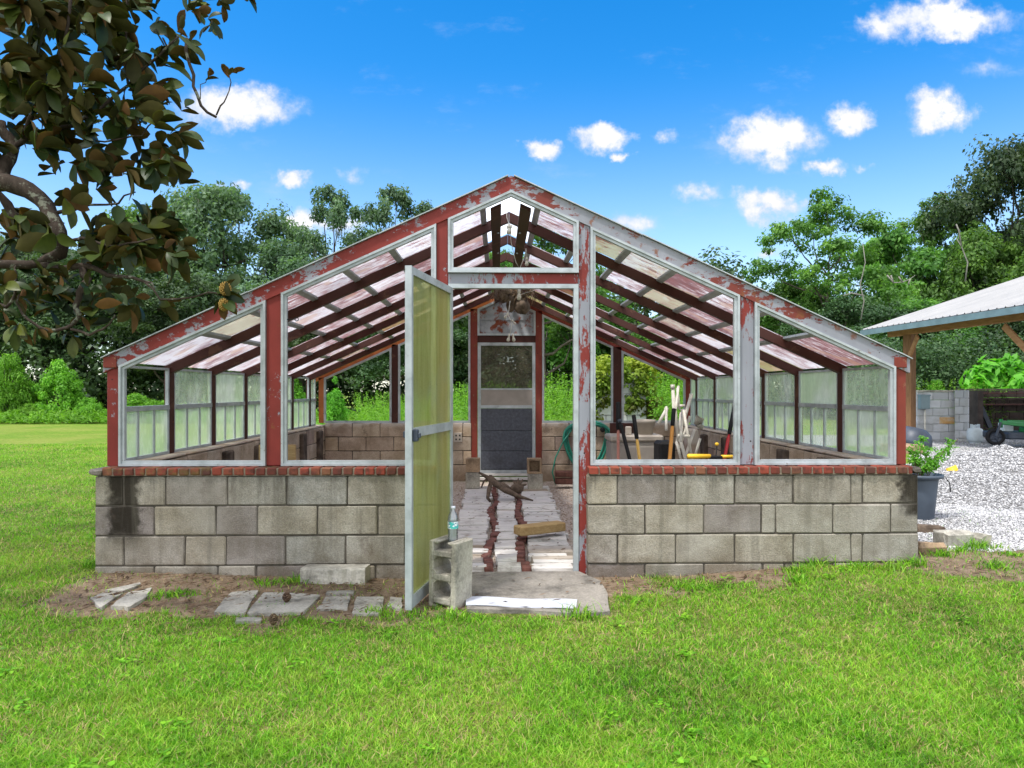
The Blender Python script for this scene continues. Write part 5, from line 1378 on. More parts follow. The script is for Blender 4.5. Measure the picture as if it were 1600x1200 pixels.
# litter: pine straw and dead leaves
n = 6500; x = rng.uniform(-3.1, 3.9, n); y = rng.uniform(-1.25, -.02, n); s = m_soil(x, y); k = (rng.random(n) < s*.9+.02)&~((x > -.3)&(x < .6)&(y > -.85)&(rng.random(n) < .90)); x, y = x[k], y[k]; n = len(x)
xw = rng.uniform(-.42, .62, 260); yw = rng.uniform(.15, 4.3, 260); x = np.concatenate([x, xw]); y = np.concatenate([y, yw]); n = len(x)
a = rng.uniform(0, 3.14, n); l = rng.uniform(.01, .045, n); w = np.where(rng.random(n) < .3, .008, .0022); z = np.where(y > .1, gz(x, y)+.056, np.where((x > -.3)&(x < .6)&(y > -.85), .026, gz(x, y)+.008))+rng.uniform(0, .006, n)
dx, dy = np.cos(a), np.sin(a); zt2 = rng.uniform(-.004, .006, n)
V = np.stack([np.stack([x-dx*l, y-dy*l, z], -1), np.stack([x-dy*w, y+dx*w, z+.004], -1), np.stack([x+dx*l, y+dy*l, z+zt2], -1), np.stack([x+dy*w, y-dx*w, z+.001], -1)], 1).reshape(-1, 3)
q = np.arange(4*n).reshape(-1, 4)
tag(link('leaf_litter', npmesh('leaf_litter', V, q, None, {'rnd': ('FACE', rng.random(n))}), M['dead'], None, False), 'brown pine straw and dead leaf litter on the bare soil', 'leaf litter', kind='stuff')
# ------------------------------------------------------------------ vegetation
def leafquads(c, nrm, size, asp=.5):
    """c (n,3) centres, nrm (n,3) facing, size (n,) -> rhombus leaves"""
    n = len(c); r = rng.normal(size=(n, 3)); nrm = nrm/np.linalg.norm(nrm, axis=1, keepdims=True)
    t = np.cross(nrm, r); t /= np.linalg.norm(t, axis=1, keepdims=True)+1e-9; b = np.cross(nrm, t)
    s = size[:, None]; V = np.stack([c-t*s*.5, c+b*s*asp*.5+nrm*s*.08, c+t*s*.5, c-b*s*asp*.5+nrm*s*.08], 1)
    return V.reshape(-1, 3), np.arange(4*n).reshape(-1, 4)
def clumps(cent, rad, per, size, up=.6, flat=.7):
    n = len(cent); c = np.repeat(cent, per, 0); R = np.repeat(rad, per)
    v = rng.normal(size=(n*per, 3)); v /= np.linalg.norm(v, axis=1, keepdims=True); rr = rng.random(n*per)**.45
    off = v*rr[:, None]*R[:, None]; off[:, 2] *= flat
    nrm = v+np.array([0, 0, up])+rng.normal(size=(n*per, 3))*.55
    return c+off, nrm, size*rng.uniform(.6, 1.3, n*per), np.repeat(rng.random(n), per)*.55+rng.random(n*per)*.45
def tree_meshes(seed, H, Wd, base, lobes, ncl, per, ls, clr, leafmat, barkmat, trunk_r=.22, open_=.0, lean=0, flat=.7, moss=0, up=.6):
    """returns list of (name, mesh, material) with origin at the foot"""
    global rng
    rs = random.Random(seed); keep = rng; rng = np.random.default_rng(seed)
    mb = MB(); tp = [Vector((0, 0, -.4))]
    top = Vector((lean, 0, H*.62)); 
    for i in range(1, 7):
        t = i/6; tp.append(Vector((lean*t+rs.uniform(-.12, .12)*H*.05*t*3, rs.uniform(-.12, .12)*H*.05*t*3, H*.62*t)))
    tr = [trunk_r*(1.25-.95*i/6) for i in range(7)]; mb.tube(tp, tr, 8)
    LC = []; cents = []; rads = []
    for k in range(lobes):
        a = 2.4*k+rs.uniform(-.4, .4); f = (k+.5)/lobes
        hz = base+(H-base)*(.12+.74*f); rr = Wd*.5*math.sin(math.pi*min(.92, .32+.58*f))*(.55+.35*rs.random()) if k < lobes-1 else 0
        lr = Wd*.5*rs.uniform(.36, .52)*(1-.25*f)
        lc = Vector((lean+rr*math.cos(a), rr*math.sin(a)*.9, hz)); LC.append((lc, lr))
        t = max(.25, min(.98, (hz-lr*.8)/(H*.62))); i0 = min(5, int(t*6)); st = tp[i0].lerp(tp[i0+1], t*6-i0) if i0 < 6 else tp[6]
        mid = st.lerp(lc, .5)+Vector((rs.uniform(-.1, .1)*Wd, rs.uniform(-.1, .1)*Wd, -.04*H)); r0 = trunk_r*(.55-.3*f)
        cv = [st.lerp(mid, q_).lerp(mid.lerp(lc, q_), q_) for q_ in (0, .17, .34, .5, .67, .84, 1)]; cv = [cv[0]]+[p_+Vector((rs.uniform(-1, 1), rs.uniform(-1, 1), rs.uniform(-1, 1)))*.12 for p_ in cv[1:-1]]+[cv[-1]]
        mb.tube(cv, [r0*(1-.7*q_) for q_ in (0, .17, .34, .5, .67, .84, 1)], 6)
        nk = max(3, int(ncl/lobes))
        v = rng.normal(size=(nk, 3)); v /= np.linalg.norm(v, axis=1, keepdims=True); v[:, 2] = np.where(v[:, 2] < -.35, -v[:, 2]*.6, v[:, 2])
        rr_ = lr*(rng.uniform(.45, 1.08, nk)); cc = np.array(lc)+v*rr_[:, None]*np.array([1, 1, .8])
        for p in cc[::3]:
            m2 = lc.lerp(Vector(p), .5)+Vector((0, 0, -.03*H*rs.random())); mb.tube([lc, m2, Vector(p)], [r0*.28, r0*.18, r0*.06], 4, caps=False)
        cents.append(cc); rads.append(clr*rng.uniform(.6, 1.25, nk))
    cents = np.concatenate(cents); rads = np.concatenate(rads)
    c, nrm, sz, rn = clumps(cents, rads, per, ls, up, flat)
    V, q = leafquads(c, nrm, sz, .55)
    out = [('crown', npmesh('crown', V, q, None, {'rnd': ('FACE', rn)}), leafmat)]
    me = bpy.data.meshes.new('trunk'); me.from_pydata(mb.v, [], mb.f); me.update(); me.polygons.foreach_set('use_smooth', mb.sm); out.append(('trunk', me, barkmat))
    if moss:
        sel = cents[rng.integers(0, len(cents), moss)]; per_ = 26; P = np.repeat(sel, per_, 0); n = len(P)
        P = P+rng.normal(0, .16, (n, 3)); P[:, 2] -= rng.uniform(0, 1.5, n)*rng.uniform(.3, 1, n)+.1
        nrm = rng.normal(size=(n, 3)); nrm[:, 2] *= .1; l = rng.uniform(.12, .38, n); w = .028
        a = rng.uniform(0, 6.28, n); dx = np.cos(a)*w; dy = np.sin(a)*w
        V = np.stack([P+np.stack([-dx, -dy, 0*a], -1), P+np.stack([dx, dy, 0*a], -1), P+np.stack([dx*.3, dy*.3, -l], -1), P+np.stack([-dx*.6, -dy*.6, -l], -1)], 1).reshape(-1, 3)
        out.append(('hanging_moss', npmesh('hanging_moss', V, np.arange(4*n).reshape(-1, 4), None, {'rnd': ('FACE', rng.random(n))}), M['moss_grey']))
    rng = keep
    return out
def put_tree(parts, name, loc, rotz, sc, label, cat, group, mats=None):
    o = thing(name, loc, label, cat, group); o.rotation_euler = (0, 0, rotz); o.scale = sc
    for nm, me, m in parts:
        if not me.materials: me.materials.append(m)
        c = bpy.data.objects.new(nm, me); col.objects.link(c); c.parent = o
        if nm in ('hanging_moss',): c['kind'] = 'stuff'
    return o
T = {
 'oak': tree_meshes(11, 14, 12, 3.0, 13, 330, 95, .30, 1.05, M['leaf_oak'], M['bark'], .35, moss=26),
 'oak2': tree_meshes(12, 14, 10, 3.5, 11, 250, 95, .30, 1.0, M['leaf_oak'], M['bark'], .32, moss=22),
 'sparse': tree_meshes(13, 14, 8.5, 6.0, 9, 120, 80, .27, .72, M['leaf_oak'], M['bark'], .26, moss=14),
 'mid': tree_meshes(14, 12, 10, 2.2, 12, 300, 90, .30, .95, M['leaf_mid'], M['bark'], .28),
 'mid2': tree_meshes(15, 12, 9, 2.5, 10, 240, 90, .32, .9, M['leaf_mid'], M['bark'], .26, flat=.5),
 'layered': tree_meshes(16, 12, 10, 3.2, 13, 210, 80, .24, .8, M['leaf_mid'], M['bark'], .2, flat=.42, up=1.2),
 'dark': tree_meshes(17, 13, 11, 2.5, 12, 340, 95, .26, .95, M['leaf_dark'], M['bark'], .34),
}
def tr(kind, px, top, d, wpx, label, rot=None, grp='trees beyond the lawn', cat='tree', yz=None):
    p = dep(px, HOR, d); H = {'oak': 14, 'oak2': 14, 'sparse': 14, 'mid': 12, 'mid2': 12, 'layered': 12, 'dark': 13}[kind]*.985
    Wn = {'oak': 12, 'oak2': 10, 'sparse': 8.5, 'mid': 10, 'mid2': 9, 'layered': 10, 'dark': 11}[kind]
    hh = CH+(HOR-top)/F*d+.3; sz = hh/H; sx = wpx/F*d/Wn*1.05
    return put_tree(T[kind], {'oak': 'oak_tree', 'oak2': 'oak_tree', 'sparse': 'oak_tree', 'dark': 'oak_tree'}.get(kind, 'broadleaf_tree'), (p.x, p.y, 0), rot if rot is not None else (px*.37) % 6.28, (sx, sx, sz), label, cat, grp)
LST = [
 ('dark', -70, 330, 44, 240, 'dark tree cut by the left photo edge behind the magnolia branch'),
 ('oak', 30, 372, 42, 230, 'blue green oak at the far left behind the lowest magnolia twigs'),
 ('dark', 130, 400, 40, 210, 'dark oak above the two bright shrubs on the left'),
 ('mid', 225, 330, 46, 210, 'lighter green tree just left of the tall mossy oak, behind the magnolia leaves'),
 ('oak', 350, 288, 45, 250, 'tall mossy blue green oak rising highest on the left skyline'),
 ('dark', 300, 440, 38, 220, 'dark low oak behind the left corner of the greenhouse'),
 ('oak2', 438, 385, 43, 190, 'rounded oak between the tall mossy oak and the sparse crowned one'),
 ('sparse', 518, 294, 44, 150, 'sparse crowned oak standing clear above the left roof slope'),
 ('sparse', 618, 292, 46, 150, 'sparse crowned oak just left of the roof peak, nearest to it'),
 ('oak2', 575, 380, 40, 190, 'oak filling the gap below the two sparse crowns'),
 ('dark', 470, 450, 37, 220, 'dark oak seen through the left front window opening'),
 ('mid', 690, 400, 42, 180, 'green tree seen between the open door and the back door post'),
 ('dark', 640, 470, 36, 200, 'dark tree above the weeds in the back left opening'),
 ('mid2', 775, 400, 44, 190, 'green tree directly behind the back door screen'),
 ('layered', 850, 352, 33, 190, 'leafy tree visible through the missing panes beside the ridge'),
 ('mid', 905, 425, 38, 190, 'green tree filling the opening right of the back door'),
 ('layered', 1000, 430, 36, 200, 'tree above the vine covered ruin'),
 ('dark', 1075, 540, 40, 210, 'dark tree seen through the right roof bays'),
 ('mid2', 1165, 505, 42, 170, 'low green tree left of the tree with layered branches'),
 ('layered', 1292, 303, 34, 230, 'tree with layered airy branches rising behind the right roof corner'),
 ('mid', 1240, 440, 36, 170, 'dense green tree below the layered crown, close behind the greenhouse roof'),
 ('mid2', 1395, 352, 38, 170, 'green tree between the layered tree and the barn roof corner'),
 ('layered', 1465, 312, 40, 190, 'feathery green tree above the middle of the barn roof edge'),
 ('mid', 1530, 360, 36, 180, 'mid green tree just above the barn roof at the right'),
 ('dark', 1575, 222, 38, 250, 'tallest dark oak at the right edge over the barn roof'),
 ('dark', 1690, 260, 40, 260, 'dark oak cut by the right photo edge behind the tallest oak'),
 ('dark', 1330, 470, 31, 190, 'dark tree seen below the roof edge between greenhouse and barn'),
 ('mid', 1440, 470, 30, 180, 'green tree directly behind the barn post'),
 ('dark', 1540, 470, 29, 200, 'shaded tree under the barn roof above the storage bay'),
 ('mid2', 1640, 480, 28, 190, 'shaded green tree beyond the barn at the right edge'),
]
for (k, px, top, d, w, lb) in LST: tr(k, px, top, d, w, lb)
# undergrowth band closing the wood
n = 1500; px = rng.uniform(-160, 1780, n); d = rng.uniform(36, 48, n); u = (px-800)/F
cx_ = CX+d*(u+TH); cy_ = d-CD; cz_ = .3+rng.random(n)**1.0*6.6*(1+.25*np.sin(px*.013))
cn_ = np.stack([cx_, cy_, cz_], -1)
c, nrm, sz, rn = clumps(cn_, rng.uniform(.9, 1.6, n), 110, .30, .5, .8); V, q = leafquads(c, nrm, sz, .55)
tag(link('dense_undergrowth', npmesh('dense_undergrowth', V, q, None, {'rnd': ('FACE', rn)}), M['leaf_dark'], None, False), 'dark dense undergrowth closing the wood beyond the lawn', 'undergrowth', kind='stuff')
n = 420; px = np.concatenate([rng.uniform(1330, 1800, n)]); d = rng.uniform(24, 30, n); u = (px-800)/F
cn_ = np.stack([CX+d*(u+TH), d-CD, rng.random(n)*3.0], -1)
c, nrm, sz, rn = clumps(cn_, rng.uniform(.6, 1.1, n), 150, .15, .5, .8); V, q = leafquads(c, nrm, sz, .5)
tag(link('wood_edge_bushes', npmesh('wood_edge_bushes', V, q, None, {'rnd': ('FACE', rn)}), M['leaf_dark'], None, False), 'dark bushes in shade beyond the barn and block wall', 'undergrowth', kind='stuff')
# bright shrubs
def shrub_mesh(seed, H, Wd, ncl, per, ls, clr, mat):
    global rng
    keep = rng; rng = np.random.default_rng(seed); rs = random.Random(seed)
    v = rng.normal(size=(ncl, 3)); v /= np.linalg.norm(v, axis=1, keepdims=True); v[:, 2] = np.abs(v[:, 2])
    rr = rng.uniform(.35, 1, ncl)**.5*(1+.15*np.sin(v[:, 0]*5+seed)); cen = v*rr[:, None]*np.array([Wd/2, Wd/2, H*.9]); cen[:, 2] += .08
    wob = 1-.25*(cen[:, 2]/H)**2; cen[:, 0] *= wob; cen[:, 1] *= wob
    c, nrm, sz, rn = clumps(cen, clr*rng.uniform(.6, 1.3, ncl), per, ls, .8, .8); c[:, 2] = np.maximum(c[:, 2], .02); V, q = leafquads(c, nrm, sz, .5)
    mb = MB()
    for p in cen[::4]: mb.tube([Vector((0, 0, 0)), Vector(p)*.5+Vector((0, 0, .05)), Vector(p)], [.04, .025, .008], 5, caps=False)
    me = bpy.data.meshes.new('stems'); me.from_pydata(mb.v, [], mb.f); me.update(); rng = keep
    return [('foliage', npmesh('foliage', V, q, None, {'rnd': ('FACE', rn)}), mat), ('stems', me, M['bark'])]
S = {'a': shrub_mesh(31, 2.2, 3.0, 170, 110, .13, .34, M['leaf_bright']), 'b': shrub_mesh(32, 2.2, 3.0, 150, 110, .12, .3, M['leaf_bright']), 'c': shrub_mesh(33, 1.6, 1.4, 80, 90, .09, .2, M['leaf_weed']),
     'g': shrub_mesh(34, 2.0, 3.0, 90, 70, .32, .45, M['leaf_bright'])}
def shrub(k, px, top, d, wpx, label, z0=0):
    p = dep(px, HOR, d); H, Wn = {'a': (2.2, 3.0), 'b': (2.2, 3.0), 'c': (1.6, 1.4), 'g': (2.0, 3.0)}[k]
    hh = CH+(HOR-top)/F*d; put_tree(S[k], 'shrub', (p.x, p.y, z0), (px*.77) % 6.28, (wpx/F*d/Wn/1.05, wpx/F*d/Wn/1.05, (hh-z0)/H), label, 'shrub', 'shrubs along the lawn edge')
shrub('a', 8, 556, 30, 78, 'tall bright shrub cut by the left photo edge'); shrub('b', 90, 568, 31, 98, 'rounded bright green shrub between the leftmost shrub and the greenhouse corner')
shrub('a', 142, 622, 29.5, 50, 'low bright bush touching the left greenhouse post'); shrub('b', 44, 632, 29.2, 46, 'low bush between the two big left shrubs'); shrub('a', 225, 616, 29, 90, 'bright bush seen through the pane gap of the first left bay')
shrub('c', 522, 590, 22, 48, 'yellow green shrub seen in the back left window opening'); shrub('a', 455, 590, 34, 60, 'shrub seen through the gap in the far left bay')
shrub('g', 1580, 560, 22.5, 150, 'large leaved bright shrub behind the storage bay'); shrub('a', 1400, 622, 30, 60, 'bright low shrub left of the barn post'); shrub('b', 1465, 598, 24, 60, 'green bush above the light grey block wall')
# tall weeds behind the greenhouse
def weeds(name, pts, hts, label, mat, ls=.07, per=34, spread=.16):
    n = len(pts); P = np.repeat(pts, per, 0); H = np.repeat(hts, per); t = rng.random(n*per)**.8
    a = rng.uniform(0, 6.28, n*per); r = spread*(1.05-t)*rng.uniform(.3, 1.1, n*per)
    sw = np.repeat(rng.normal(0, .12, (n, 2)), per, 0)*t[:, None]
    c = np.stack([P[:, 0]+r*np.cos(a)+sw[:, 0], P[:, 1]+r*np.sin(a)+sw[:, 1], P[:, 2]+.05+t*H], -1)
    nrm = np.stack([np.cos(a)*.6, np.sin(a)*.6, np.full(n*per, .9)], -1)+rng.normal(0, .35, (n*per, 3))
    V, q = leafquads(c, nrm, ls*rng.uniform(.6, 1.4, n*per)*(1.2-.4*t), .34)
    return tag(link(name, npmesh(name, V, q, None, {'rnd': ('FACE', rng.random(n*per)*.6+.4*np.repeat(rng.random(n), per))}), mat, None, False), label, 'weeds', kind='stuff')
n = 1500; px = np.concatenate([rng.uniform(560, 1085, n), rng.uniform(1000, 1090, 200)]); n = len(px); d = rng.uniform(12.6, 20, n); d = np.where((px > 918)&(px < 1022), np.maximum(d, 15.2), d)
left = px < 700
d = np.where(left, rng.uniform(19, 26, n), d); u = (px-800)/F
topz = np.where(px < 700, rng.uniform(612, 640, n), np.where(px < 740, rng.uniform(598, 625, n), np.where(px < 845, rng.uniform(598, 630, n), rng.uniform(582, 618, n))))
h = np.clip((HOR-topz)/F*d+CH, .35, 2.2)
weeds('tall_weeds', np.stack([CX+d*(u+TH), d-CD, 0*d], -1), h, 'tall bright green weeds growing behind the greenhouse', M['leaf_weed'])
n = 330; px = rng.uniform(1418, 1600, n); d = rng.uniform(19.5, 24, n); u = (px-800)/F
weeds('wall_weeds', np.stack([CX+d*(u+TH), d-CD, 0*d], -1), rng.uniform(.9, 1.6, n), 'green weeds growing behind the grey block wall', M['leaf_weed'])
n = 700; px = np.concatenate([rng.uniform(-60, 170, 400), rng.uniform(170, 620, 300)]); d = rng.uniform(27.5, 30, n); u = (px-800)/F
weeds('edge_weeds', np.stack([CX+d*(u+TH), d-CD, 0*d], -1), rng.uniform(.2, .5, n), 'low bright weeds along the far left lawn edge', M['leaf_weed'], .14, 30, .3)
# vine covered ruin
dr_ = 13.6; xa, xb = X(930, dr_-CD), X(1010, dr_-CD); Yr = dr_-CD; zt_ = Z(0, 585, Yr)
ru = thing('ruined_block_pier', ((xa+xb)/2, Yr+.4, 0), 'square grey block pier smothered in yellow green vines behind the greenhouse', 'block pier')
mb = MB(); z = 0; r = 0
while z < zt_-.02:
    x = xa-(.2 if r % 2 else 0)
    while x < xb-.03: mb.box((max(x, xa)+.004, Yr, z+.004), (min(x+.406, xb)-.004, Yr+.8, z+.2), ch=.008, jit=.003); x += .406
    z += .203; r += 1
mb.build('block_wall', M['block_far'], ru)
vt = thing('climbing_vine', ((xa+xb)/2, Yr+.4, 0), 'yellow green and reddish vine draped over the ruined block pier', 'vine')
n = 130; t = rng.random(n); cen = np.stack([rng.uniform(xa-.12, xb+.12, n), Yr+rng.uniform(-.15, .9, n), zt_+rng.uniform(-.30, .28, n)], -1)
m = 60; side = rng.random(m) < .5; cen2 = np.stack([np.where(side, xa-.08, xb+.08)+rng.normal(0, .09, m), Yr+rng.uniform(-.12, .5, m), rng.uniform(.7, zt_, m)], -1)
m3 = 12; cen3 = np.stack([rng.uniform(xa+.0, xb, m3), Yr-.07+0*rng.random(m3), rng.uniform(.9, zt_-.2, m3)], -1)
c, nrm, sz, rn = clumps(np.concatenate([cen, cen2, cen3]), np.concatenate([rng.uniform(.11, .22, n+m), rng.uniform(.07, .12, m3)]), 85, .07, .8, .9); V, q = leafquads(c, nrm, sz, .8)
zf_ = (c[:, 2]-1.0)/(zt_+.2-1.0); rn = np.clip(rn*.5+.5*np.clip(zf_, 0, 1), 0, 1)
link('foliage', npmesh('foliage', V, q, None, {'rnd': ('FACE', rn)}), M['leaf_vine'], vt)
# weeds in the bin
wd = thing('bin_weeds', (BIN[0], BIN[1], BIN[2]-.1), 'green weeds and a bare brown branch growing out of the plastic bin', 'weeds')
mb = MB(); cl = []
d_ = BIN[1]+CD
for (px, py) in ((1432, 695), (1440, 684), (1452, 700), (1470, 712), (1478, 704), (1462, 722), (1446, 715), (1428, 720), (1490, 690), (1425, 700), (1436, 725), (1453, 728)):
    e = at(px, py, BIN[1]+random.uniform(-.15, .15)); b = Vector((BIN[0]+random.uniform(-.08, .08), BIN[1]+random.uniform(-.05, .05), BIN[2]-.1)); m = b.lerp(e, .5)+Vector((0, 0, .04))
    mb.tube([b, m, e], [.004, .003, .0015], 5)
    for t in (.45, .6, .72, .84, .95, 1.0): cl.append(list(m.lerp(e, (t-.4)/.6)+Vector((random.uniform(-.03, .03), random.uniform(-.03, .03), random.uniform(-.02, .02)))))
mb.tube([Vector((BIN[0]-.02, BIN[1], BIN[2]-.05)), at(1462, 715, BIN[1]), at(1480, 700, BIN[1]), at(1497, 686, BIN[1])], [.014, .011, .007, .003], 6)
mb.build('stems', M['dead'], wd)
c, nrm, sz, rn = clumps(np.array(cl), np.full(len(cl), .045), 16, .038, .8, .8); V, q = leafquads(c, nrm, sz, .45)
link('foliage', npmesh('foliage', V, q, None, {'rnd': ('FACE', rn)}), M['leaf_weed'], wd)
# a few bare pale dead branches against the right wood
mb = MB()
for pts in ([(1488, 418), (1497, 410), (1510, 412)], ):
    pass
pts = [[(1386, 430), (1396, 442), (1410, 441), (1422, 436), (1430, 430)], [(1396, 442), (1392, 430)], [(1410, 441), (1404, 432)], [(1422, 436), (1419, 445)]]
for P in pts: mb.tube([dep(x, y, 29) for x, y in P], [.035, .03, .02, .015, .01][:len(P)], 6)
tag(mb.build('dead_branch', M['bark_pale']), 'short forked pale dead branch left of the barn roof middle', 'dead branch')
mb = MB()
for P in ([(1345, 500), (1350, 470), (1344, 445), (1352, 410), (1348, 380)], [(1350, 462), (1330, 458), (1318, 462)]): mb.tube([dep(x, y, 29) for x, y in P], [.03, .026, .022, .02, .014][:len(P)], 6)
tag(mb.build('dead_branch', M['bark_pale']), 'long thin pale dead stem hanging before the layered tree', 'dead branch')
mb = MB()
for P in ([(1508, 440), (1512, 410), (1502, 385), (1494, 372)], [(1502, 385), (1498, 360), (1494, 350)]): mb.tube([dep(x, y, 30) for x, y in P], [.035, .03, .024, .015][:len(P)], 6)
tag(mb.build('dead_branch', M['bark_pale']), 'crooked pale dead stem above the middle of the barn roof edge', 'dead branch')

# ------------------------------------------------------------------ magnolia reaching in at the top left
mgl = thing('magnolia_tree', (-4.6, -1.2, 0), 'magnolia with big dark leathery leaves reaching in at the top left corner', 'tree')
mb = MB()
def mp(px, py, d): return dep(px, py, d)
mb.tube([(-4.6, -1.2, -.3), (-4.62, -1.2, 1.0), (-4.5, -1.22, 2.2), (-4.5, -1.25, 4.0), (-4.4, -1.3, 6.0)], [.24, .20, .18, .14, .08], 12)
limbs = [
 ([(-4.55, -1.2, 2.0), (-3.4, -1.3, 2.45), mp(0, 285, 3.5), mp(32, 292, 3.5), mp(62, 310, 3.5), mp(78, 335, 3.48), mp(92, 362, 3.45), mp(96, 385, 3.45), mp(82, 402, 3.45), mp(62, 412, 3.45)], [.11, .085, .062, .058, .055, .052, .05, .046, .034, .026]),
 ([mp(0, 190, 3.6), mp(10, 212, 3.6), mp(20, 235, 3.6), mp(8, 258, 3.55), mp(5, 285, 3.5)], [.035, .035, .04, .042, .045]),
 ([mp(-60, 320, 3.6), mp(0, 305, 3.6), mp(20, 335, 3.6), mp(50, 358, 3.6), mp(78, 368, 3.5)], [.03, .03, .03, .028, .026]),
 ([mp(-30, 415, 3.4), mp(20, 413, 3.42), mp(62, 412, 3.45), mp(85, 420, 3.45), mp(120, 416, 3.42), mp(150, 420, 3.4), mp(185, 432, 3.4), mp(225, 440, 3.4), mp(242, 452, 3.4)], [.03, .028, .026, .024, .022, .018, .013, .010, .006]),
 ([mp(130, 420, 3.42), mp(138, 436, 3.4), mp(124, 458, 3.4), mp(118, 478, 3.4), mp(124, 492, 3.4), mp(112, 508, 3.4), mp(90, 516, 3.38), mp(62, 512, 3.36), mp(45, 500, 3.35), mp(30, 480, 3.35), mp(30, 460, 3.35)], [.024, .024, .022, .018, .015, .013, .011, .010, .009, .007, .005]),
 ([mp(110, 514, 3.4), mp(140, 524, 3.4), mp(160, 515, 3.4), mp(180, 492, 3.4)], [.010, .009, .007, .004]),
 ([mp(225, 440, 3.4), mp(250, 468, 3.4), mp(290, 466, 3.38), mp(325, 457, 3.36), mp(345, 462, 3.35)], [.007, .007, .006, .006, .004]),
 ([mp(-40, 470, 3.4), mp(10, 480, 3.4), mp(24, 460, 3.4), mp(26, 430, 3.4), mp(26, 412, 3.42)], [.012, .012, .009, .007, .006]),
 ([mp(20, 230, 3.6), mp(45, 212, 3.6), mp(85, 205, 3.6), mp(120, 196, 3.6), mp(150, 178, 3.6), mp(185, 145, 3.6), mp(210, 118, 3.6), mp(245, 90, 3.6), mp(285, 52, 3.6)], [.022, .018, .016, .014, .012, .011, .010, .009, .006]),
 ([mp(200, 130, 3.6), mp(203, 90, 3.6), mp(198, 40, 3.6), mp(196, -30, 3.6)], [.010, .009, .008, .008]),
 ([mp(292, 60, 3.6), mp(296, 100, 3.6), mp(302, 135, 3.6), mp(314, 165, 3.6), mp(338, 183, 3.6)], [.012, .011, .011, .010, .009]),
 ([mp(338, 180, 3.6), mp(350, 160, 3.6), mp(358, 142, 3.6), mp(358, 118, 3.6)], [.006, .005, .004, .003]),
 ([mp(313, 155, 3.6), mp(313, 132, 3.6), mp(325, 120, 3.6)], [.004, .003, .002]),
 ([mp(40, 205, 3.55), mp(60, 165, 3.5), mp(80, 120, 3.5), mp(100, 70, 3.5), mp(110, 0, 3.5)], [.016, .014, .012, .011, .010]),
 ([mp(78, 335, 3.48), mp(110, 330, 3.45), mp(140, 320, 3.45), mp(185, 318, 3.45), mp(212, 300, 3.45)], [.014, .011, .009, .007, .004]),
 ([mp(150, 220, 3.6), mp(185, 218, 3.55), mp(222, 212, 3.55), mp(240, 190, 3.55)], [.006, .006, .005, .004]),
 ([mp(96, 385, 3.45), mp(130, 372, 3.4), mp(170, 385, 3.38), mp(200, 380, 3.38), mp(240, 372, 3.36)], [.014, .011, .009, .007, .005]),
]
for P, R_ in limbs:
    P = [Vector(p) for p in P]; Q = []; RR = []; R_ = [r_*.72 for r_ in R_]
    for i in range(len(P)-1):
        Q += [P[i], P[i].lerp(P[i+1], .5)+Vector((random.uniform(-1, 1), random.uniform(-1, 1), random.uniform(-1, 1)))*.012*(1 if R_[i] < .05 else 2)]; RR += [R_[i]*random.uniform(.93, 1.08), (R_[i]+R_[i+1])/2*random.uniform(.92, 1.1)]
    Q.append(P[-1]); RR.append(R_[-1]); mb.tube(Q, RR, 10)
mb.build('trunk', M['bark_mag'], mgl)
def f_mag(t):
    r = t.attr('rnd'); n = t.noise(t.co(), 18, 4)
    top_ = t.ramp(t.math('FRACT', t.math('MULTIPLY', r, 7.0)), [(0, (.018, .040, .010)), (.6, (.048, .078, .014)), (1, (.11, .13, .02))])
    un = t.ramp(t.math('FRACT', t.math('MULTIPLY', r, 5.0)), [(0, (.05, .052, .016)), (.5, (.10, .088, .022)), (.88, (.16, .085, .03)), (1, (.22, .105, .035))])
    c = t.mix(t.step(t.attr('under'), .4, .6), top_, un); c = t.mix(1.0, c, t.ramp(n, [(.3, (.75, .75, .75)), (.7, (1.2, 1.2, 1.2))]), 'MULTIPLY')
    ru_ = t.math('ADD', .42, t.math('MULTIPLY', t.attr('under'), .35))
    tl = t.add('ShaderNodeBsdfTranslucent', {'Color': t.mix(1.0, c, (1.2, 1.5, .5), 'MULTIPLY')}).outputs[0]
    t.out(t.mixsh(.3, t.bsdf(c, ru_, spec=.28), tl))
M['mag'] = material('magnolia leaves', f_mag)
LV, LQ, LR, LU = [], [], [], []
def mleaf(p, d, side, Ln, Wd_, curl):
    """a leathery leaf: p base, d direction, side vector; two skins"""
    d = d.normalized(); nrm = d.cross(side).normalized(); side = nrm.cross(d).normalized(); K = 6; r = random.random()
    if nrm.z < 0: nrm = -nrm
    for sk in (0, 1):
        o = len(LV)
        for i in range(K+1):
            t = i/K; w = Wd_*.5*math.sin(math.pi*(t**1.25))**.7 if 0 < t < 1 else .001
            c = p+d*(Ln*t)+nrm*(curl*Ln*(t-t*t*1.7))-Vector((0, 0, 1))*Ln*.10*t*t
            off = nrm*(-.0012 if sk else 0)
            for s_ in (-1, 0, 1): LV.append(tuple(c+side*(w*s_)+nrm*(abs(s_)*w*.28)+off))
        for i in range(K):
            for j in (0, 1):
                a = o+i*3+j; LQ.append((a, a+1, a+4, a+3) if not sk else (a, a+3, a+4, a+1)); LR.append(r); LU.append(sk)
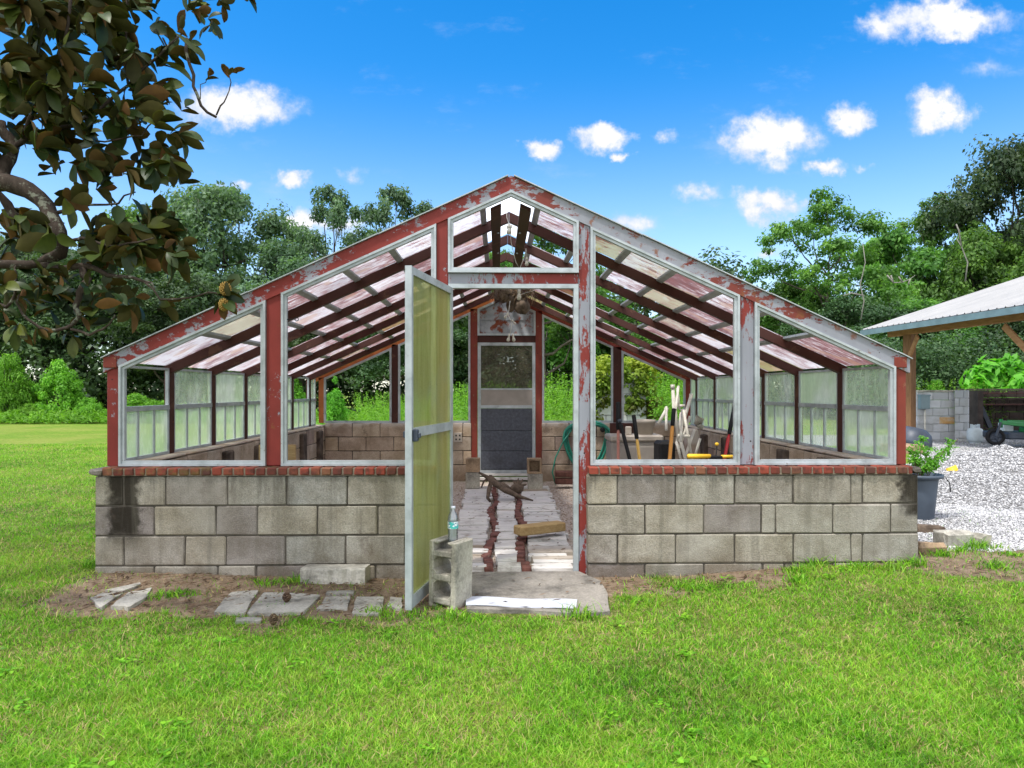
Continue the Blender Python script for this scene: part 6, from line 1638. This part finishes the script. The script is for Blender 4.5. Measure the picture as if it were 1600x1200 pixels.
def rosette(c, axis_, n, Ln=.135):
    axis_ = axis_.normalized(); s = axis_.orthogonal().normalized(); ph = random.random()*6.28
    for i in range(n):
        a = ph+2.4*i; rad = s*math.cos(a)+axis_.cross(s)*math.sin(a); op = random.uniform(.35, 1.25); d = axis_*math.cos(op)+rad*math.sin(op)
        L_ = Ln*random.uniform(.7, 1.2); sd = d.cross(axis_+rad*.2); sd = sd if sd.length > .05 else d.orthogonal()
        mleaf(c+axis_*random.uniform(-.03, .02), d, sd+Vector((random.uniform(-.3, .3), random.uniform(-.3, .3), random.uniform(-.3, .3))), L_, L_*random.uniform(.42, .54), random.uniform(-.1, .3))
ros = [(30, 10), (70, 35), (110, 15), (150, 5), (200, 12), (245, 5), (295, 12), (340, 8), (385, -8), (20, 50), (60, 75), (100, 70), (140, 45), (175, 60), (205, 75), (240, 40), (270, 75), (285, 48), (320, 35), (335, 50),
       (15, 95), (50, 115), (85, 110), (125, 100), (165, 105), (215, 100), (255, 105), (300, 70), (10, 140), (40, 150), (70, 150), (100, 145), (135, 140), (168, 150), (205, 145), (245, 135), (20, 175), (55, 180), (90, 175), (140, 175),
       (180, 190), (215, 170), (250, 165), (285, 175), (240, 200), (270, 205), (205, 205), (60, 225), (95, 230), (125, 215), (150, 240), (180, 235), (85, 260), (120, 265), (150, 275), (175, 262), (230, 235), (235, 265), (262, 250), (225, 285), (245, 290), (280, 285),
       (130, 300), (160, 300), (110, 320), (180, 345), (205, 358), (235, 365), (262, 365), (170, 375), (140, 372), (280, 385), (255, 392), (200, 395), (225, 400), (150, 395), (5, 360), (20, 385), (5, 400), (35, 370), (10, 440), (25, 455), (45, 465), (60, 470), (85, 455), (100, 440),
       (175, 455), (190, 468), (170, 480), (150, 490), (205, 460), (215, 475), (105, 475), (85, 490), (112, 522), (135, 500), (250, 480), (60, 440), (270, 400), (290, 395), (155, 430), (40, 340), (12, 330), (5, 480)]
ros += [(random.uniform(-10, 265), random.uniform(-5, 235)) for _ in range(20)]+[(random.uniform(-10, 190), random.uniform(-5, 240)) for _ in range(22)]+[(random.uniform(-10, 160), random.uniform(420, 520)) for _ in range(10)]+[(random.uniform(60, 285), random.uniform(200, 300)) for _ in range(6)]+[(random.uniform(150, 300), random.uniform(345, 420)) for _ in range(18)]+[(random.uniform(-5, 130), random.uniform(360, 480)) for _ in range(14)]+[(random.uniform(-10, 320), random.uniform(-10, 50)) for _ in range(14)]
for (px, py) in ros:
    if px < -40: continue
    c = mp(px+random.uniform(-8, 8), py+random.uniform(-8, 8), random.uniform(3.3, 3.95))
    ax = Vector((random.uniform(-.2, .9), random.uniform(-.6, .5), random.uniform(-.5, .6))); sm = py > 410 or px > 270
    rosette(c, ax, random.randint(4, 6) if sm else random.randint(6, 8), random.uniform(.085, .115) if sm else random.uniform(.11, .145))
rosette(mp(358, 118, 3.6), Vector((.2, 0, 1)), 5, .07); rosette(mp(325, 120, 3.6), Vector((.5, 0, .6)), 3, .06); rosette(mp(345, 458, 3.35), Vector((.6, 0, .3)), 8, .12); rosette(mp(350, 470, 3.35), Vector((.3, 0, -.8)), 5, .11)
for i in range(200):      # canopy outside the frame that shades the visible branches
    p = Vector((random.uniform(-6.2, -1.7), random.uniform(-2.6, .6), random.uniform(3.35, 6.2)))
    dd = p.y+CD
    if abs((p.x-CX)/dd) < .74 and (p.z-CH)/dd < .60: continue
    rosette(p, Vector((random.uniform(-.6, .6), random.uniform(-.6, .6), random.uniform(-.1, .9))), 7, random.uniform(.15, .2))
me = npmesh('foliage', np.array(LV), np.array(LQ), None, {'rnd': ('FACE', LR), 'under': ('FACE', LU)}, smooth=True)
link('foliage', me, M['mag'], mgl)
for (px, py, s_) in ((352, 452, .026), (350, 477, .024)):
    mb = MB(); c = mp(px, py, 3.33)
    mb.ball(c, s_*.8, 14, (1, 1, 1.25), lump=.1)
    for k in range(70):
        z = 1-2*(k+.5)/70; a = k*2.4; rr = math.sqrt(1-z*z); n_ = Vector((rr*math.cos(a), rr*math.sin(a), z*1.25)); mb.tube([c+n_*s_*.75, c+n_*s_*1.05+Vector((0, 0, .003))], [.005, .002], 5)
    mb.build('seed_cone', material('yellow seed cone %d' % px, f_grain((.22, .13, .03), (.42, .28, .08))), mgl)
